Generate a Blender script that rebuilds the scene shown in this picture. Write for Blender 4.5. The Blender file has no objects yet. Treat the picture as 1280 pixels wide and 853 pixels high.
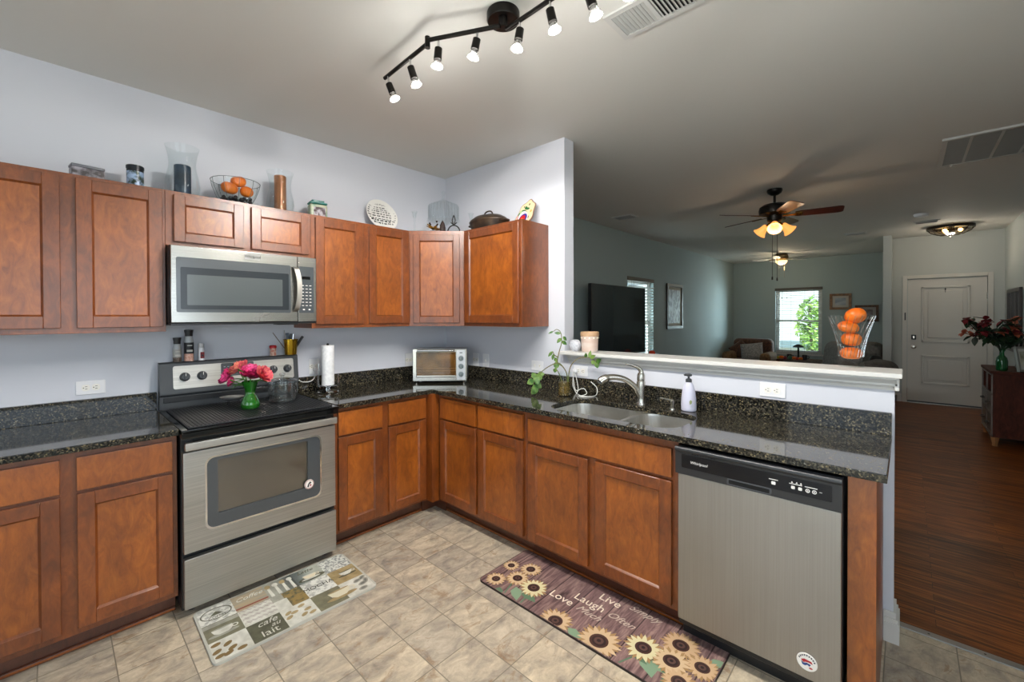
import bpy, bmesh, math, random
from mathutils import Matrix, Vector
S = bpy.context.scene
COL = S.collection
PI = math.pi
random.seed(7)

# ------------------------------------------------------------------ camera, world, sun, daylight, exposure
cam_d = bpy.data.cameras.new('camera'); cam = bpy.data.objects.new('camera', cam_d); COL.objects.link(cam); S.camera = cam
cam_d.sensor_width = 36; cam_d.lens = 534.0 / 1280 * 36
cam_d.shift_x = 10.874 / 1280; cam_d.shift_y = -26.107 / 1280
cam_d.clip_start = 0.05; cam_d.clip_end = 300
def _camrot(yaw, pitch, roll):
    y, p, r = [math.radians(a) for a in (yaw, pitch, roll)]
    F = Vector((math.cos(y)*math.cos(p), math.sin(y)*math.cos(p), math.sin(p)))
    R = Vector((math.sin(y), -math.cos(y), 0)); U = R.cross(F)
    R2 = R*math.cos(r) + U*math.sin(r); U2 = U*math.cos(r) - R*math.sin(r)
    return Matrix((R2, U2, -F)).transposed().to_4x4()
cam.matrix_world = Matrix.Translation((-2.5529, -3.1646, 1.4477)) @ _camrot(43.4207, -0.5162, -0.1733)

S.view_settings.view_transform = 'Standard'; S.view_settings.look = 'None'
S.view_settings.gamma = 1.0; S.view_settings.use_curve_mapping = False
S.view_settings.exposure = 0.0

W = bpy.data.worlds.new('sky'); S.world = W; W.use_nodes = True
_nt = W.node_tree; _bg = _nt.nodes['Background']
_sky = _nt.nodes.new('ShaderNodeTexSky'); _sky.sky_type = 'HOSEK_WILKIE'; _sky.turbidity = 4.0; _sky.ground_albedo = 0.4
_sky.sun_direction = (-0.5, 0.25, 0.83)
_nt.links.new(_sky.outputs[0], _bg.inputs[0]); _bg.inputs[1].default_value = 5.0

def light(name, kind, loc, energy, color=(1, 1, 1), rot=None, look=None, size=None, size_y=None, radius=None):
    d = bpy.data.lights.new(name, kind); d.energy = energy; d.color = color
    if kind == 'AREA':
        d.shape = 'RECTANGLE'; d.size = size; d.size_y = size_y or size
    if radius is not None: d.shadow_soft_size = radius
    o = bpy.data.objects.new(name, d); COL.objects.link(o); o.location = loc
    if look is not None: o.rotation_euler = (Vector(look) - Vector(loc)).to_track_quat('-Z', 'Y').to_euler()
    if rot is not None: o.rotation_euler = rot
    return o
sun = light('sun', 'SUN', (0, 0, 20), 9.0, (1, .95, .88), look=None); sun.data.angle = 0.02
sun.rotation_euler = Vector((0.5, -0.25, -0.83)).to_track_quat('-Z', 'Y').to_euler()
# daylight coming in through the two big windows behind the camera
light('daylight_patio', 'AREA', (-4.70, -2.95, 1.25), 30, (.82, .91, 1), look=(0, -2.4, 1.1), size=2.1, size_y=2.0)
light('daylight_dining', 'AREA', (-2.3, -4.14, 1.5), 25, (.82, .91, 1), look=(-2.0, 0, 1.2), size=1.9, size_y=1.3)
light('daylight_fill_far_side', 'AREA', (10.6, -2.75, 1.6), 420, (.84, .94, 1), look=(7.6, 0, 1.2), size=1.3, size_y=1.8)  # added fill lamp outside the far window, out of view
light('daylight_fill_tv_side', 'AREA', (3.5, 1.0, 1.9), 140, (.86, .95, 1), look=(4.6, -2.2, .6), size=1.4, size_y=1.4)  # added fill lamp outside the television window, for the living room
BULB_W = 22.0

# ------------------------------------------------------------------ materials
def srgb(h):
    if isinstance(h, tuple): return h if len(h) == 4 else (*h, 1)
    h = h.lstrip('#'); v = [int(h[i:i+2], 16)/255 for i in (0, 2, 4)]
    return (*[c/12.92 if c <= .04045 else ((c+.055)/1.055)**2.4 for c in v], 1)
MATS = {}
def M(name, col='#888888', rough=.5, metal=0., emit=None, es=0., coat=0., spec=None, sheen=0.):
    if name in MATS: return MATS[name]
    m = bpy.data.materials.new(name); m.use_nodes = True; MATS[name] = m
    b = m.node_tree.nodes['Principled BSDF']
    b.inputs['Base Color'].default_value = srgb(col); b.inputs['Roughness'].default_value = rough; b.inputs['Metallic'].default_value = metal
    if emit: b.inputs['Emission Color'].default_value = srgb(emit); b.inputs['Emission Strength'].default_value = es
    if coat: b.inputs['Coat Weight'].default_value = coat; b.inputs['Coat Roughness'].default_value = .34; b.inputs['Coat IOR'].default_value = 1.78
    if spec is not None: b.inputs['Specular IOR Level'].default_value = spec
    if sheen: b.inputs['Sheen Weight'].default_value = sheen
    return m
def bsdf(m): return m.node_tree.nodes['Principled BSDF']
def nd(m, t, **kw):
    n = m.node_tree.nodes.new(t)
    for k, v in kw.items():
        if hasattr(n, k) and k not in n.inputs: setattr(n, k, v)
        else: n.inputs[k].default_value = v
    return n
def lk(m, a, b): m.node_tree.links.new(a, b)
def coords(m, scale=(1, 1, 1), rot=(0, 0, 0), loc=(0, 0, 0), src='Object'):
    tc = nd(m, 'ShaderNodeTexCoord'); mp = nd(m, 'ShaderNodeMapping')
    mp.inputs['Scale'].default_value = scale; mp.inputs['Rotation'].default_value = rot; mp.inputs['Location'].default_value = loc
    lk(m, tc.outputs[src], mp.inputs[0]); return mp.outputs[0]
def ramp(m, fac, stops, interp='LINEAR'):
    r = nd(m, 'ShaderNodeValToRGB'); r.color_ramp.interpolation = interp
    e = r.color_ramp.elements
    while len(e) < len(stops): e.new(0.5)
    for el, (p, c) in zip(e, stops): el.position = p; el.color = srgb(c)
    lk(m, fac, r.inputs[0]); return r.outputs[0]
def noise(m, vec, scale=5., detail=4., rough=.5, dist=0.):
    n = nd(m, 'ShaderNodeTexNoise'); n.inputs['Scale'].default_value = scale; n.inputs['Detail'].default_value = detail
    n.inputs['Roughness'].default_value = rough; n.inputs['Distortion'].default_value = dist
    lk(m, vec, n.inputs['Vector']); return n.outputs['Fac']
def mixc(m, a, b, fac, mode='MIX'):
    n = nd(m, 'ShaderNodeMix', data_type='RGBA', blend_type=mode)
    for s, v in ((6, a), (7, b), (0, fac)):
        if isinstance(v, (float, int)): n.inputs[s].default_value = v
        elif isinstance(v, (str, tuple)): n.inputs[s].default_value = srgb(v)
        else: lk(m, v, n.inputs[s])
    return n.outputs[2]
def bump(m, h, strength=.2, dist=.002):
    b = nd(m, 'ShaderNodeBump'); b.inputs['Strength'].default_value = strength; b.inputs['Distance'].default_value = dist
    lk(m, h, b.inputs['Height']); lk(m, b.outputs[0], bsdf(m).inputs['Normal'])

def noisy(name, c1, c2, scale=(1, 1, 1), ns=6., detail=4., lo=.35, hi=.65, rough=.5, metal=0., bmp=0., dist=0., coat=0., sheen=0.):
    if name in MATS: return MATS[name]
    m = M(name, c1, rough, metal, coat=coat, sheen=sheen)
    f = noise(m, coords(m, scale), ns, detail, dist=dist)
    lk(m, ramp(m, f, [(lo, c1), (hi, c2)]), bsdf(m).inputs['Base Color'])
    if bmp: bump(m, f, bmp)
    return m

def wood(name, dark, mid, light_, rough=.42, grain=(4.5, 4.5, 1.7), coat=.7):
    m = M(name, mid, rough, coat=coat)
    v = coords(m, grain)
    f1 = noise(m, v, 5.0, 7, .62, 1.6); f2 = noise(m, coords(m, (1, 1, .8)), 5.5, 3, .5, .8); f3 = noise(m, coords(m, (34, 34, 9)), 6, 3)
    c = ramp(m, f1, [(.25, dark), (.5, mid), (.78, light_)])
    c2 = ramp(m, f2, [(.3, (.60, .56, .52, 1)), (.7, (1.12, 1.12, 1.1, 1))])
    c = mixc(m, c, c2, .75, 'MULTIPLY')
    c = mixc(m, c, ramp(m, f3, [(.35, (.85, .83, .8, 1)), (.6, (1.05, 1.05, 1.05, 1))]), .5, 'MULTIPLY')
    oi = nd(m, 'ShaderNodeObjectInfo')
    c = mixc(m, c, ramp(m, oi.outputs['Random'], [(0, (.88, .86, .84, 1)), (1, (1.08, 1.08, 1.08, 1))]), .8, 'MULTIPLY')
    lk(m, c, bsdf(m).inputs['Base Color']); bsdf(m).inputs['Specular IOR Level'].default_value = .22
    return m
WOOD = wood('stained_maple', '#653009', '#80400f', '#985117')
WOODP = wood('stained_maple_panel', '#7a3c08', '#98500f', '#b3661b')
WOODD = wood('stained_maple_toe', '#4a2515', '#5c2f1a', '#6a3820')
CHERRY = wood('dark_cherry_furniture', '#2c130b', '#4a2216', '#5e2e1e', .6, coat=0.); bsdf(CHERRY).inputs['Specular IOR Level'].default_value = .2

def granite():
    m = M('uba_tuba_granite', '#15140f', .06)
    v = coords(m)
    vo = nd(m, 'ShaderNodeTexVoronoi'); vo.inputs['Scale'].default_value = 175; lk(m, v, vo.inputs['Vector'])
    r = ramp(m, vo.outputs['Color'], [(0, '#0e0f0d'), (.28, '#1b1a16'), (.46, '#34312a'), (.62, '#4c473b'), (.76, '#756a50'), (.82, '#262620'), (.93, '#827e72')], 'CONSTANT')
    n = noise(m, v, 16, 4, .6)
    c = mixc(m, '#0e0e0c', r, ramp(m, n, [(.30, (.55, .55, .55, 1)), (.55, (1, 1, 1, 1))]))
    lk(m, c, bsdf(m).inputs['Base Color'])
    return m
GRANITE = granite()

def steel(name, c1='#aeaca6', c2='#c4c2bb', rough=.44, sc=(1, 1, 60)):
    m = M(name, c1, rough, 1.0)
    f = noise(m, coords(m, sc), 4, 3, .6); f2 = noise(m, coords(m), 2.5, 3)
    c = mixc(m, ramp(m, f, [(.3, c1), (.7, c2)]), ramp(m, f2, [(.3, (.86, .86, .86, 1)), (.7, (1, 1, 1, 1))]), .7, 'MULTIPLY')
    lk(m, c, bsdf(m).inputs['Base Color'])
    r = nd(m, 'ShaderNodeMapRange'); lk(m, f2, r.inputs[0]); r.inputs[3].default_value = rough-.06; r.inputs[4].default_value = rough+.08
    lk(m, r.outputs[0], bsdf(m).inputs['Roughness'])
    return m
STEEL = steel('brushed_steel_horizontal', sc=(.6, .6, 55))
STEELM = steel('microwave_steel', '#a9a7a2', '#b6b4ae', .24, sc=(.6, .6, 55))
STEELV = steel('brushed_steel_vertical', '#a7a39c', '#afaba4', .46, sc=(55, 55, .5))
NICKEL = M('brushed_nickel', '#b9b4aa', .22, 1.0)
CHROME = M('chrome', '#d8d8d8', .08, 1.0)
SINKS = steel('sink_steel', '#c4c2bb', '#d8d6d0', .36, sc=(30, 2, 2))

def tiles():
    m = M('stone_look_vinyl_tile', '#a59a86', .42)
    P = .2245
    v = coords(m, (1, 1, 1), loc=(.81 + P*40, .855 + P*40, 0))
    br = nd(m, 'ShaderNodeTexBrick'); br.offset = 0.0; br.squash = 1.0
    for k, x in (('Scale', 1.0), ('Brick Width', P), ('Row Height', P), ('Mortar Size', .0022), ('Mortar Smooth', .1), ('Bias', 0.0)): br.inputs[k].default_value = x
    br.inputs['Color1'].default_value = (0, 0, 0, 1); br.inputs['Color2'].default_value = (1, 1, 1, 1); br.inputs['Mortar'].default_value = (.5, .5, .5, 1)
    lk(m, v, br.inputs['Vector'])
    off = nd(m, 'ShaderNodeVectorMath', operation='SCALE'); off.inputs['Scale'].default_value = 37.0; lk(m, br.outputs['Color'], off.inputs[0])
    add = nd(m, 'ShaderNodeVectorMath', operation='ADD'); lk(m, v, add.inputs[0]); lk(m, off.outputs[0], add.inputs[1])
    mp = nd(m, 'ShaderNodeMapping'); mp.inputs['Scale'].default_value = (1.0, 1.7, 1.0); mp.inputs['Rotation'].default_value = (0, 0, .6); lk(m, add.outputs[0], mp.inputs[0])
    n1 = noise(m, mp.outputs[0], 8.5, 10, .70, .55)
    n2 = noise(m, mp.outputs[0], 5.5, 10, .72, 1.2)
    n3 = noise(m, v, 60, 5, .7)
    c = ramp(m, n1, [(.30, '#8f887c'), (.43, '#b3a998'), (.54, '#cbc0a9'), (.68, '#e2d8c0')])
    tint = ramp(m, br.outputs['Color'], [(0, (.74, .74, .76, 1)), (.5, (.96, .94, .91, 1)), (1, (1.10, 1.06, .98, 1))])
    c = mixc(m, c, tint, .9, 'MULTIPLY')
    c = mixc(m, c, '#96754f', ramp(m, n2, [(.55, (0, 0, 0, 1)), (.64, (.7, .7, .7, 1)), (.72, (.15, .15, .15, 1))]))
    c = mixc(m, c, ramp(m, n3, [(.3, (.86, .85, .84, 1)), (.6, (1.04, 1.04, 1.04, 1))]), .6, 'MULTIPLY')
    c = mixc(m, c, (.84, .82, .84, 1), 1.0, 'MULTIPLY')
    c = mixc(m, c, '#7d7464', br.outputs['Fac'])
    lk(m, c, bsdf(m).inputs['Base Color']); bump(m, br.outputs['Fac'], -.12, .001)
    return m
TILE = tiles()

def planks():
    m = M('dark_laminate_planks', '#3b2416', .38)
    v = coords(m, (1, 1, 1), rot=(0, 0, PI/2))
    br = nd(m, 'ShaderNodeTexBrick'); br.offset = .37; br.squash = 1.0
    for k, x in (('Scale', 1.0), ('Brick Width', .9), ('Row Height', .064), ('Mortar Size', .0009), ('Mortar Smooth', .1)): br.inputs[k].default_value = x
    br.inputs['Color1'].default_value = (0, 0, 0, 1); br.inputs['Color2'].default_value = (1, 1, 1, 1); br.inputs['Mortar'].default_value = (.4, .4, .4, 1)
    lk(m, v, br.inputs['Vector'])
    off = nd(m, 'ShaderNodeVectorMath', operation='SCALE'); off.inputs['Scale'].default_value = 23.0; lk(m, br.outputs['Color'], off.inputs[0])
    add = nd(m, 'ShaderNodeVectorMath', operation='ADD'); lk(m, v, add.inputs[0]); lk(m, off.outputs[0], add.inputs[1])
    mp = nd(m, 'ShaderNodeMapping'); mp.inputs['Scale'].default_value = (1.1, 22, 1); lk(m, add.outputs[0], mp.inputs[0])
    n1 = noise(m, mp.outputs[0], 2.4, 7, .66, 1.0)
    c = ramp(m, n1, [(.30, '#331706'), (.45, '#683410'), (.57, '#945420'), (.75, '#b5763a')])
    c = mixc(m, c, ramp(m, br.outputs['Color'], [(0, (.72, .70, .68, 1)), (1, (1.12, 1.1, 1.06, 1))]), .9, 'MULTIPLY')
    c = mixc(m, c, '#1c100a', br.outputs['Fac'])
    lk(m, c, bsdf(m).inputs['Base Color']); bsdf(m).inputs['Specular IOR Level'].default_value = .22
    return m
PLANK = planks()

def paint(name, col, bs=.05):
    m = M(name, col, .75); f = noise(m, coords(m), 90, 3); bump(m, f, bs, .001); return m
WALLK = paint('lavender_white_wall_paint', '#cfd1d9')
WALLL = paint('sage_grey_wall_paint', '#9fb0b2')
WALLE = paint('pale_entry_wall_paint', '#b4bab8')
CEIL = paint('flat_ceiling_paint', '#d3d2cd', .08)
TRIM = M('white_semigloss_trim', '#d3d2ce', .35)
DOORW = M('painted_door_white', '#c9c8c2', .4)
BLACK = M('black_plastic', '#1a1b1d', .35)
BGLOSS = M('black_gloss', '#0b0c0d', .07)
DGREY = M('dark_grey_plastic', '#3a3d40', .4)
SLATE = M('slate_glass_panel', '#3d4348', .12, coat=.5)
WHITEP = M('white_plastic', '#e6e6e8', .35)
WHITE = M('white_print', '#ece9e2', .5)
BRONZE = M('oil_rubbed_bronze', '#1d1a17', .35, .7)
IRON = M('cast_iron', '#22201e', .5, .3)
OVENIRON = noisy('brown_cast_iron', '#2a221c', '#4b3a2b', ns=14, rough=.4, metal=.35)
GOLD = M('polished_gold', '#b08a2a', .2, 1.0)
BRASS = M('antique_brass', '#a57c3c', .25, 1.0)

def glassy(name, tint='#ffffff', base=.06, edge=.6, rough=.02, solid=0., solid_col=None):
    m = bpy.data.materials.new(name); m.use_nodes = True; MATS[name] = m; nt = m.node_tree; nt.nodes.clear()
    out = nt.nodes.new('ShaderNodeOutputMaterial'); tr = nt.nodes.new('ShaderNodeBsdfTransparent'); gl = nt.nodes.new('ShaderNodeBsdfGlossy')
    tr.inputs[0].default_value = srgb(tint); gl.inputs['Roughness'].default_value = rough
    lw = nt.nodes.new('ShaderNodeLayerWeight'); lw.inputs[0].default_value = .35
    mr = nt.nodes.new('ShaderNodeMapRange'); mr.inputs[3].default_value = base; mr.inputs[4].default_value = edge
    nt.links.new(lw.outputs['Facing'], mr.inputs[0])
    mx = nt.nodes.new('ShaderNodeMixShader'); nt.links.new(mr.outputs[0], mx.inputs[0])
    src = tr.outputs[0]
    if solid:
        df = nt.nodes.new('ShaderNodeBsdfDiffuse'); df.inputs[0].default_value = srgb(solid_col or tint)
        m2 = nt.nodes.new('ShaderNodeMixShader'); m2.inputs[0].default_value = solid
        nt.links.new(tr.outputs[0], m2.inputs[1]); nt.links.new(df.outputs[0], m2.inputs[2]); src = m2.outputs[0]
    nt.links.new(src, mx.inputs[1]); nt.links.new(gl.outputs[0], mx.inputs[2]); nt.links.new(mx.outputs[0], out.inputs[0])
    return m
GLASS = glassy('clear_glass', '#fcfefe', .012, .17)
POTG = glassy('pot_glass', '#f8fafa', .06, .7)
PANE = glassy('window_glass', '#eef6f6', .04, .4)
GREENG = glassy('green_glass', '#3d9c2c', .08, .5, solid=.45, solid_col='#2c8f22')
DGREENG = glassy('dark_green_glass', '#0f6a35', .08, .4, solid=.5, solid_col='#0c6a34')
WATER = glassy('murky_water', '#cfc08a', .04, .2, solid=.35, solid_col='#8a7440')
SOAPW = M('frosted_white_bottle', '#c9c9da', .3)

# ------------------------------------------------------------------ mesh building
class MB:
    def __init__(s): s.bm = bmesh.new(); s.mats = []
    def mi(s, m):
        if m not in s.mats: s.mats.append(m)
        return s.mats.index(m)
    def face(s, vs, i):
        try: f = s.bm.faces.new(vs); f.material_index = i; f.smooth = True; return f
        except ValueError: return None
    def box(s, a, b, m, bev=0., seg=2, T=None):
        x0, x1 = sorted((a[0], b[0])); y0, y1 = sorted((a[1], b[1])); z0, z1 = sorted((a[2], b[2]))
        P = [Vector(p) for p in ((x0,y0,z0),(x1,y0,z0),(x1,y1,z0),(x0,y1,z0),(x0,y0,z1),(x1,y0,z1),(x1,y1,z1),(x0,y1,z1))]
        if T is not None: P = [T @ p for p in P]
        vs = [s.bm.verts.new(p) for p in P]; i = s.mi(m)
        fs = [s.face([vs[k] for k in q], i) for q in ((0,3,2,1),(4,5,6,7),(0,1,5,4),(1,2,6,5),(2,3,7,6),(3,0,4,7))]
        if bev:
            es = list({e for f in fs for e in f.edges})
            bmesh.ops.bevel(s.bm, geom=es, offset=bev, segments=seg, affect='EDGES', profile=.5)
        return s
    def lathe(s, prof, m, c=(0, 0, 0), seg=24, T=None, sx=1., sy=1.):
        i = s.mi(m); rings = []; c = Vector(c)
        for r, z in prof:
            if r <= 1e-6: p = Vector((0, 0, z)) + c; rings.append([s.bm.verts.new(T @ p if T is not None else p)])
            else:
                row = []
                for k in range(seg):
                    a = 2*PI*k/seg; p = Vector((r*sx*math.cos(a), r*sy*math.sin(a), z)) + c
                    row.append(s.bm.verts.new(T @ p if T is not None else p))
                rings.append(row)
        for A, B in zip(rings, rings[1:]):
            if len(A) == 1 and len(B) == 1: continue
            for k in range(seg):
                k2 = (k+1) % seg
                if len(A) == 1: s.face([A[0], B[k2], B[k]][::-1], i)
                elif len(B) == 1: s.face([A[k], A[k2], B[0]], i)
                else: s.face([A[k], A[k2], B[k2], B[k]], i)
        return s
    def sphere(s, c, r, m, seg=16, sx=1., sy=1., sz=1., T=None):
        n = max(6, seg//2); prof = [(r*math.sin(PI*k/n) if 0 < k < n else 0, -r*sz*math.cos(PI*k/n)) for k in range(n+1)]
        return s.lathe(prof, m, c, seg, T, sx, sy)
    def cyl(s, p0, p1, r, m, seg=16, r1=None, caps=True):
        p0, p1 = Vector(p0), Vector(p1); d = p1 - p0; L = d.length
        T = Matrix.Translation(p0) @ d.to_track_quat('Z', 'Y').to_matrix().to_4x4(); r1 = r if r1 is None else r1
        prof = [(r, 0), (r1, L)]
        if caps: prof = [(0, 0)] + prof + [(0, L)]
        return s.lathe(prof, m, (0, 0, 0), seg, T)
    def tube(s, pts, r, m, seg=8, closed=False, radii=None, flat=1.):
        pts = [Vector(p) for p in pts]; n = len(pts); i = s.mi(m); rows = []; nrm = None
        for k in range(n):
            if closed: t = pts[(k+1) % n] - pts[k-1]
            else: t = pts[min(k+1, n-1)] - pts[max(k-1, 0)]
            t.normalize()
            if nrm is None:
                up = Vector((0, 0, 1)) if abs(t.z) < .9 else Vector((1, 0, 0)); nrm = t.cross(up).normalized()
            nrm = (nrm - t*nrm.dot(t)).normalized(); b = t.cross(nrm); rr = radii[k] if radii else r
            rows.append([s.bm.verts.new(pts[k] + (nrm*math.cos(2*PI*j/seg) + b*flat*math.sin(2*PI*j/seg))*rr) for j in range(seg)])
        for k in range(n if closed else n-1):
            A, B = rows[k], rows[(k+1) % n]
            for j in range(seg): s.face([A[j], A[(j+1) % seg], B[(j+1) % seg], B[j]], i)
        if not closed: s.face(rows[0][::-1], i); s.face(rows[-1], i)
        return s
    def poly(s, pts, m, T=None):
        return s.face([s.bm.verts.new(T @ Vector(p) if T is not None else Vector(p)) for p in pts], s.mi(m)) and s
    def prism(s, pts, h, m, T=None):      # 2D outline extruded 0..h along local z
        i = s.mi(m); T = T if T is not None else Matrix.Identity(4)
        A = [s.bm.verts.new(T @ Vector((p[0], p[1], 0))) for p in pts]; B = [s.bm.verts.new(T @ Vector((p[0], p[1], h))) for p in pts]
        s.face(A[::-1], i); s.face(B, i); n = len(pts)
        for k in range(n): s.face([A[k], A[(k+1) % n], B[(k+1) % n], B[k]], i)
        return s
    def _mesh(s, me, m, T):
        i = s.mi(m); vs = [s.bm.verts.new(T @ v.co) for v in me.vertices]
        for p in me.polygons: s.face([vs[k] for k in p.vertices], i)
        bpy.data.meshes.remove(me)
    def plate(s, loops, z0, z1, m, T=None, bev=0.):   # flat plate with holes
        cu = bpy.data.curves.new('tmp', 'CURVE'); cu.dimensions = '2D'; cu.fill_mode = 'BOTH'; cu.extrude = (z1-z0)/2 - bev
        if bev: cu.bevel_depth = bev; cu.bevel_resolution = 1; cu.offset = -bev
        for L in loops:
            sp = cu.splines.new('POLY'); sp.points.add(len(L)-1); sp.use_cyclic_u = True
            for q, p in zip(sp.points, L): q.co = (p[0], p[1], 0, 1)
        ob = bpy.data.objects.new('tmp', cu); me = bpy.data.meshes.new_from_object(ob)
        T = (T if T is not None else Matrix.Identity(4)) @ Matrix.Translation((0, 0, (z0+z1)/2))
        s._mesh(me, m, T); bpy.data.objects.remove(ob); bpy.data.curves.remove(cu); return s
    def text(s, body, T, size, m, align='LEFT', shear=0., sxs=1., ext=.0002):
        cu = bpy.data.curves.new('tmp', 'FONT'); cu.body = body; cu.size = size; cu.align_x = align; cu.shear = shear; cu.extrude = ext; cu.resolution_u = 3
        ob = bpy.data.objects.new('tmp', cu); me = bpy.data.meshes.new_from_object(ob)
        s._mesh(me, m, T @ Matrix.Diagonal((sxs, 1, 1, 1))); bpy.data.objects.remove(ob); bpy.data.curves.remove(cu); return s
    def mesh(s, name, inv=None, ang=38):
        bmesh.ops.remove_doubles(s.bm, verts=s.bm.verts, dist=1e-6)
        if inv is not None: bmesh.ops.transform(s.bm, matrix=inv, verts=s.bm.verts)
        bmesh.ops.recalc_face_normals(s.bm, faces=s.bm.faces)
        me = bpy.data.meshes.new(name); s.bm.to_mesh(me); s.bm.free()
        for m in s.mats: me.materials.append(m)
        try: me.set_sharp_from_angle(angle=math.radians(ang))
        except Exception: pass
        return me

ROOT = {}
def wn(o):
    m = o.modifiers.new('weighted_normals', 'WEIGHTED_NORMAL'); m.mode = 'FACE_AREA'; m.weight = 60; m.keep_sharp = True; return o
def tag(o, label=None, cat=None, group=None, kind=None):
    if label: o['label'] = label
    if cat: o['category'] = cat
    if group: o['group'] = group
    if kind: o['kind'] = kind
    return o
def thing(name, label, cat, loc=(0, 0, 0), rz=0., group=None):
    o = bpy.data.objects.new(name, None); COL.objects.link(o); o.empty_display_size = .05
    o.location = loc; o.rotation_euler = (0, 0, rz); ROOT[o.name] = Matrix.Translation(loc) @ Matrix.Rotation(rz, 4, 'Z')
    return tag(o, label, cat, group)
def part(name, mb, parent, label=None, local=False, ang=38):
    R = ROOT[parent.name]
    o = bpy.data.objects.new(name, mb.mesh(name, None if local else R.inverted(), ang)); COL.objects.link(o); o.parent = parent; wn(o) if ang < 90 else None
    ROOT[o.name] = R
    if label: o['label'] = label
    return o
def solo(name, mb, label, cat, loc=(0, 0, 0), group=None, kind=None, ang=38):
    T = Matrix.Translation(loc)
    o = bpy.data.objects.new(name, mb.mesh(name, T.inverted(), ang)); COL.objects.link(o); o.location = loc; ROOT[o.name] = T; wn(o)
    return tag(o, label, cat, group, kind)
def struct(name, mb, label=None, parent=None):
    o = wn(bpy.data.objects.new(name, mb.mesh(name))); COL.objects.link(o); ROOT[o.name] = Matrix.Identity(4)
    if parent: o.parent = parent
    else: tag(o, label, None, None, 'structure')
    return o
def dup(root, loc, rz=None, label=None):
    r = root.copy(); COL.objects.link(r); r.location = loc
    if rz is not None: r.rotation_euler = (0, 0, rz)
    if label: r['label'] = label
    for ch in list(root.children):
        c = ch.copy(); COL.objects.link(c); c.parent = r
        for g in list(ch.children):
            d = g.copy(); COL.objects.link(d); d.parent = c
    return r
def frame(o, u, v):
    u = Vector(u).normalized(); v = Vector(v).normalized(); w = u.cross(v)
    m = Matrix((u, v, w)).transposed().to_4x4(); m.translation = Vector(o); return m
def rrect(x0, y0, x1, y1, r, n=5):
    P = []
    for cx, cy, a0 in ((x1-r, y1-r, 0), (x0+r, y1-r, PI/2), (x0+r, y0+r, PI), (x1-r, y0+r, 1.5*PI)):
        for k in range(n+1): a = a0 + PI/2*k/n; P.append((cx + r*math.cos(a), cy + r*math.sin(a)))
    return P
def ell(cx, cy, rx, ry, n=24, rot=0.):
    return [(cx + rx*math.cos(a)*math.cos(rot) - ry*math.sin(a)*math.sin(rot), cy + rx*math.cos(a)*math.sin(rot) + ry*math.sin(a)*math.cos(rot)) for a in [2*PI*k/n for k in range(n)]]
def bez(pts, n=8):           # Catmull-Rom through the points
    P = [Vector(p) for p in pts]; P = [P[0]*2-P[1]] + P + [P[-1]*2-P[-2]]; out = []
    for k in range(1, len(P)-2):
        for j in range(n):
            t = j/n; a, b, c, d = P[k-1], P[k], P[k+1], P[k+2]
            out.append(.5*((2*b) + (c-a)*t + (2*a-5*b+4*c-d)*t*t + (3*b-a-3*c+d)*t**3))
    return out + [P[-2]]
FA = lambda x, y, z: frame((x, y, z), (1, 0, 0), (0, 0, 1))      # faces -y (stove wall)
FB = lambda x, y, z: frame((x, y, z), (0, -1, 0), (0, 0, 1))     # faces -x (sink wall)

# ------------------------------------------------------------------ the setting
H = 2.74
def bx(a, b, m, bev=0.): return MB().box(a, b, m, bev)
struct('floor_kitchen', bx((-4.8, -4.22, -.1), (.16, 0, 0), TILE), 'stone-look vinyl tile kitchen floor')
struct('floor_living', bx((.16, -4.22, -.1), (9.15, 0, 0), PLANK), 'dark laminate plank living room floor')
struct('ceiling', bx((-4.95, -4.37, H), (9.3, .15, H+.1), CEIL), 'flat painted ceiling over kitchen and living room')
struct('wall_stove', bx((-4.95, 0, -.1), (0, .15, H), WALLK), 'pale kitchen wall behind the stove')
def wall_y(name, y0, y1, x0, x1, holes, m, label):
    mb = MB(); xs = x0
    for a, b, z0, z1 in sorted(holes):
        mb.box((xs, y0, -.1), (a, y1, H), m)
        if z0 > 0: mb.box((a, y0, -.1), (b, y1, z0), m)
        mb.box((a, y0, z1), (b, y1, H), m); xs = b
    mb.box((xs, y0, -.1), (x1, y1, H), m); return struct(name, mb, label)
def wall_x(name, x0, x1, y0, y1, holes, m, label):
    mb = MB(); ys = y0
    for a, b, z0, z1 in sorted(holes):
        mb.box((x0, ys, -.1), (x1, a, H), m)
        if z0 > 0: mb.box((x0, a, -.1), (x1, b, z0), m)
        mb.box((x0, a, z1), (x1, b, H), m); ys = b
    mb.box((x0, ys, -.1), (x1, y1, H), m); return struct(name, mb, label)
TVW = (3.60, 4.53, .60, 2.06); FARW = (-1.79, -.905, .57, 2.075)
wall_y('wall_tv', 0, .15, 0, 9.3, [TVW], WALLL, 'sage living room wall with the television')
wall_x('wall_far', 9.15, 9.3, -4.37, .15, [FARW], WALLL, 'sage far wall of the living room')
mb = MB().box((0, -1.36, 0), (.115, 0, H), WALLK).box((0, -3.124, 0), (.115, -1.36, 1.175), WALLK)
struct('wall_divider', mb, 'wall between kitchen and living room stepping down to a half wall')
wall_y('wall_right', -4.37, -4.22, -4.95, 7.4, [(-3.3, -1.3, .85, 2.15)], WALLE, 'long right hand wall')
wall_x('wall_behind', -4.95, -4.8, -4.37, .15, [(-4.05, -1.85, 0, 2.1)], WALLK, 'kitchen wall with patio door behind the viewer')
struct('wall_partition', bx((6.78, -2.975, 0), (9.15, -2.87, H), WALLE), 'end of partition wall beside the entry')
wall_x('wall_door', 7.24, 7.36, -4.22, -2.975, [(-4.05, -3.16, 0, 2.045)], WALLE, 'entry wall around the front door')

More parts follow.
